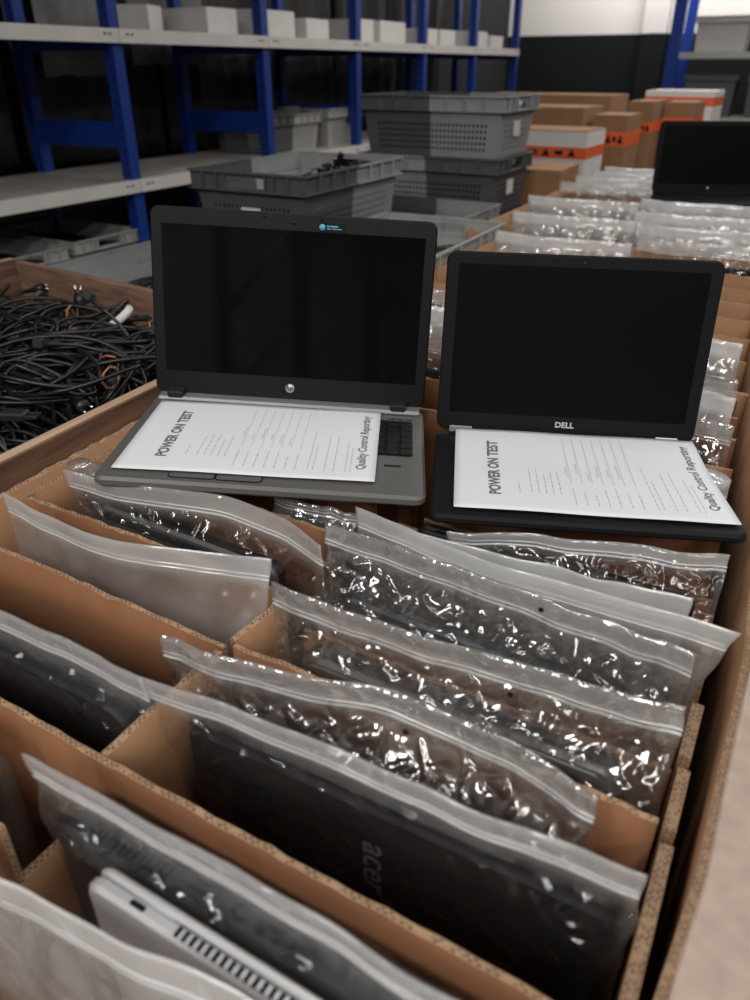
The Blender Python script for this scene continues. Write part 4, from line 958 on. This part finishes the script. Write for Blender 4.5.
# ------------------------------------------------------------------ taped cartons
def tape(w_, d_, z, h, marks=True):
    def f(t):
        m = MB(); e = .0012
        for s in (-1, 1):
            m.box((0, s * (d_ / 2 + e / 2), z), (w_ + 2 * e, e, h)); m.box((s * (w_ / 2 + e / 2), 0, z), (e, d_, h))
        tp_ = m.build('tape_band', ORANGE, t); tp_['label'] = 'orange warning tape'
        if marks:
            for k in range(3):
                x = -w_ * .33 + k * w_ * .33; a = min(.022, w_ * .09)
                m = MB(); m.add([(x - a, -d_ / 2 - .0018, z - h * .3), (x + a, -d_ / 2 - .0018, z - h * .3), (x, -d_ / 2 - .0018, z + h * .36)], [(0, 1, 2)]); m.build('printed_triangle', MATTE, tp_)
                if k < 2:
                    m = MB(); m.box((x + w_ * .165, -d_ / 2 - .0016, z), (w_ * .10, .0006, h * .35)); m.build('printed_bar', MATTE, tp_)
    return f
ZP = .62
def bigbox(x, y, w_, d_, ztop, rz, mat, label, tz, th=.055, z0=ZP, marks=True, flaps=True, extra=None):
    h = ztop - z0
    f = tape(w_, d_, tz - z0, th, marks) if tz else None
    return carton('taped_carton', x, y, z0, w_, d_, h, rz, mat, label, 'carton', None, flaps, f)
WB = empty('taped_carton', (-1.36, 4.42, ZP), R(0))
tag(WB, 'white and brown carton with orange warning tape, beside the stack of totes', 'carton')
m = MB(); m.box((0, 0, .27), (.42, .36, .54), 0); m.build('body', WHITEBOX, WB)
for s in (-1, 1):
    m = MB(); m.box((0, s * .0905, .5425), (.42, .178, .004)); m.build('flap', KRAFT_L, WB)
tape(.42, .36, .44, .055)(WB)
bigbox(-1.205, 5.07, .21, .34, 1.21, 0, KRAFT_L, 'brown carton with orange tape directly behind the white taped carton', 1.085, .075)
bigbox(-1.60, 5.05, .50, .42, 1.245, 0, KRAFT_L, 'wide brown carton with closed flaps behind the white taped carton', None)
bigbox(-1.15, 5.60, .165, .40, 1.265, 0, KRAFT_L, 'tall narrow brown carton with orange tape in the middle of the cartons', 1.12, .06)
bigbox(-.965, 5.85, .19, .40, 1.255, 0, KRAFT_L, 'brown carton with orange tape just beyond corner of the far open laptop', 1.13, .075)
bigbox(-1.16, 6.95, .50, .5, 1.295, 0, WHITEBOX, 'white carton with orange tape, rearmost above far open laptop', 1.225, .06)
bigbox(-2.0, 6.3, 1.0, .5, 1.275, 0, KRAFT_L, 'long flat brown carton spanning behind the other taped cartons', None)
# small brown carton beside the far bin
def small_label(t):
    m = MB(); m.box((.151, .0, .09), (.002, .09, .06)); m.build('paper_label', LABEL, t)
table(-1.19, 3.62, .34, .40, .86, 'low stand under the small brown carton')
carton('small_carton', -1.19, 3.62, .86, .30, .34, .20, 3, KRAFT_L, 'small brown carton with open tan flap beside the far bin', 'carton', None, True, small_label)
for x, y, w_, d_, lb in ((-1.25, 4.75, 1.0, 1.1, 'near'), (-1.5, 6.35, 2.0, 1.7, 'rear')):
    t = empty('carton_platform', (x, y, 0)); tag(t, 'low wooden platform under the %s taped cartons' % lb, 'platform')
    m = MB(); m.box((0, 0, .60), (w_, d_, .04)); m.build('deck', WOOD_X, t)
    for i in (-1, 1):
        for j in (-1, 1):
            m = MB(); m.box((i * (w_ / 2 - .05), j * (d_ / 2 - .05), .29), (.08, .08, .58)); m.build('leg', WOOD_Y, t)

# ------------------------------------------------------------------ rack at the far end
t = empty('shelf_upright', (-1.80, 9.6, 0)); tag(t, 'blue steel rack upright against the charcoal far wall', 'shelf upright')
m = MB(); m.box((0, 0, 1.4), (.12, .06, 2.8)); m.build('front_post', BLUE, t)
m = MB(); m.box((0, .7, 1.4), (.10, .06, 2.8)); m.build('rear_post', BLUE, t)
m = MB(); m.box((0, .35, .9), (.04, .64, .08)); m.build('crossbar', BLUE, t)
for z, lb in ((1.585, 'upper'), (.98, 'lower')):
    t = empty('shelf_board', (-.55, 9.95, z)); tag(t, 'pale %s shelf of the far rack holding grey totes' % lb, 'shelf')
    m = MB(); m.box((0, 0, -.01), (2.38, .62, .02)); m.build('panel', SHELFTOP, t)
    m = MB(); m.box((0, -.33, -.03), (2.38, .03, .06)); m.build('front_lip', TOTE_P, t)
t = empty('shelf_upright', (.75, 9.6, 0)); tag(t, 'blue steel rack upright at outer end of far rack', 'shelf upright')
m = MB(); m.box((0, 0, 1.4), (.12, .06, 2.8)); m.build('front_post', BLUE, t)
m = MB(); m.box((0, .7, 1.4), (.10, .06, 2.8)); m.build('rear_post', BLUE, t)
m = MB(); m.box((0, .35, .9), (.04, .64, .08)); m.build('crossbar', BLUE, t)
make_tote('plastic_tote', .52, .40, .32, -1.38, 9.93, 1.907, 0, TOTE_P, TOTE_P, 'pale grey tote on upper shelf of the far rack', label_plate=False, perf=False)
make_tote('plastic_tote', .52, .40, .36, -.74, 9.93, 1.947, 0, TOTE_D, TOTE_D, 'brownish dark bin on upper shelf of far rack near frame edge', label_plate=False, perf=False)
make_tote('plastic_tote', .52, .40, .40, -1.40, 9.93, 1.382, 0, TOTE_D, TOTE_D, 'dim grey tote on lower shelf of the far rack', label_plate=False, perf=False)
make_tote('plastic_tote', .52, .40, .40, -.76, 9.93, 1.382, 0, TOTE_D, TOTE_D, 'dim grey tote on lower shelf of far rack near frame edge', label_plate=False, perf=False)

# rack on the other side of the aisle (mirrored dimly in the glossy screen)
for x, lb in ((.35, 'nearer'), (1.45, 'other')):
    t = empty('rack_frame', (x, -3.2, 0)); tag(t, 'dark rack frame with diagonal braces across the aisle, %s one' % lb, 'rack')
    for nm, dx in (('front_post', 0), ('rear_post', .55)):
        m = MB(); m.box((dx, 0, 1.2), (.08, .08, 2.4)); m.build(nm, DARKG, t)
    for z0, z1 in ((.3, .9), (.9, 1.5), (1.5, 2.1)):
        m = MB(); m.tube([(.04, 0, z0), (.51, 0, z1)], .022, 6); m.build('brace', DARKG, t)
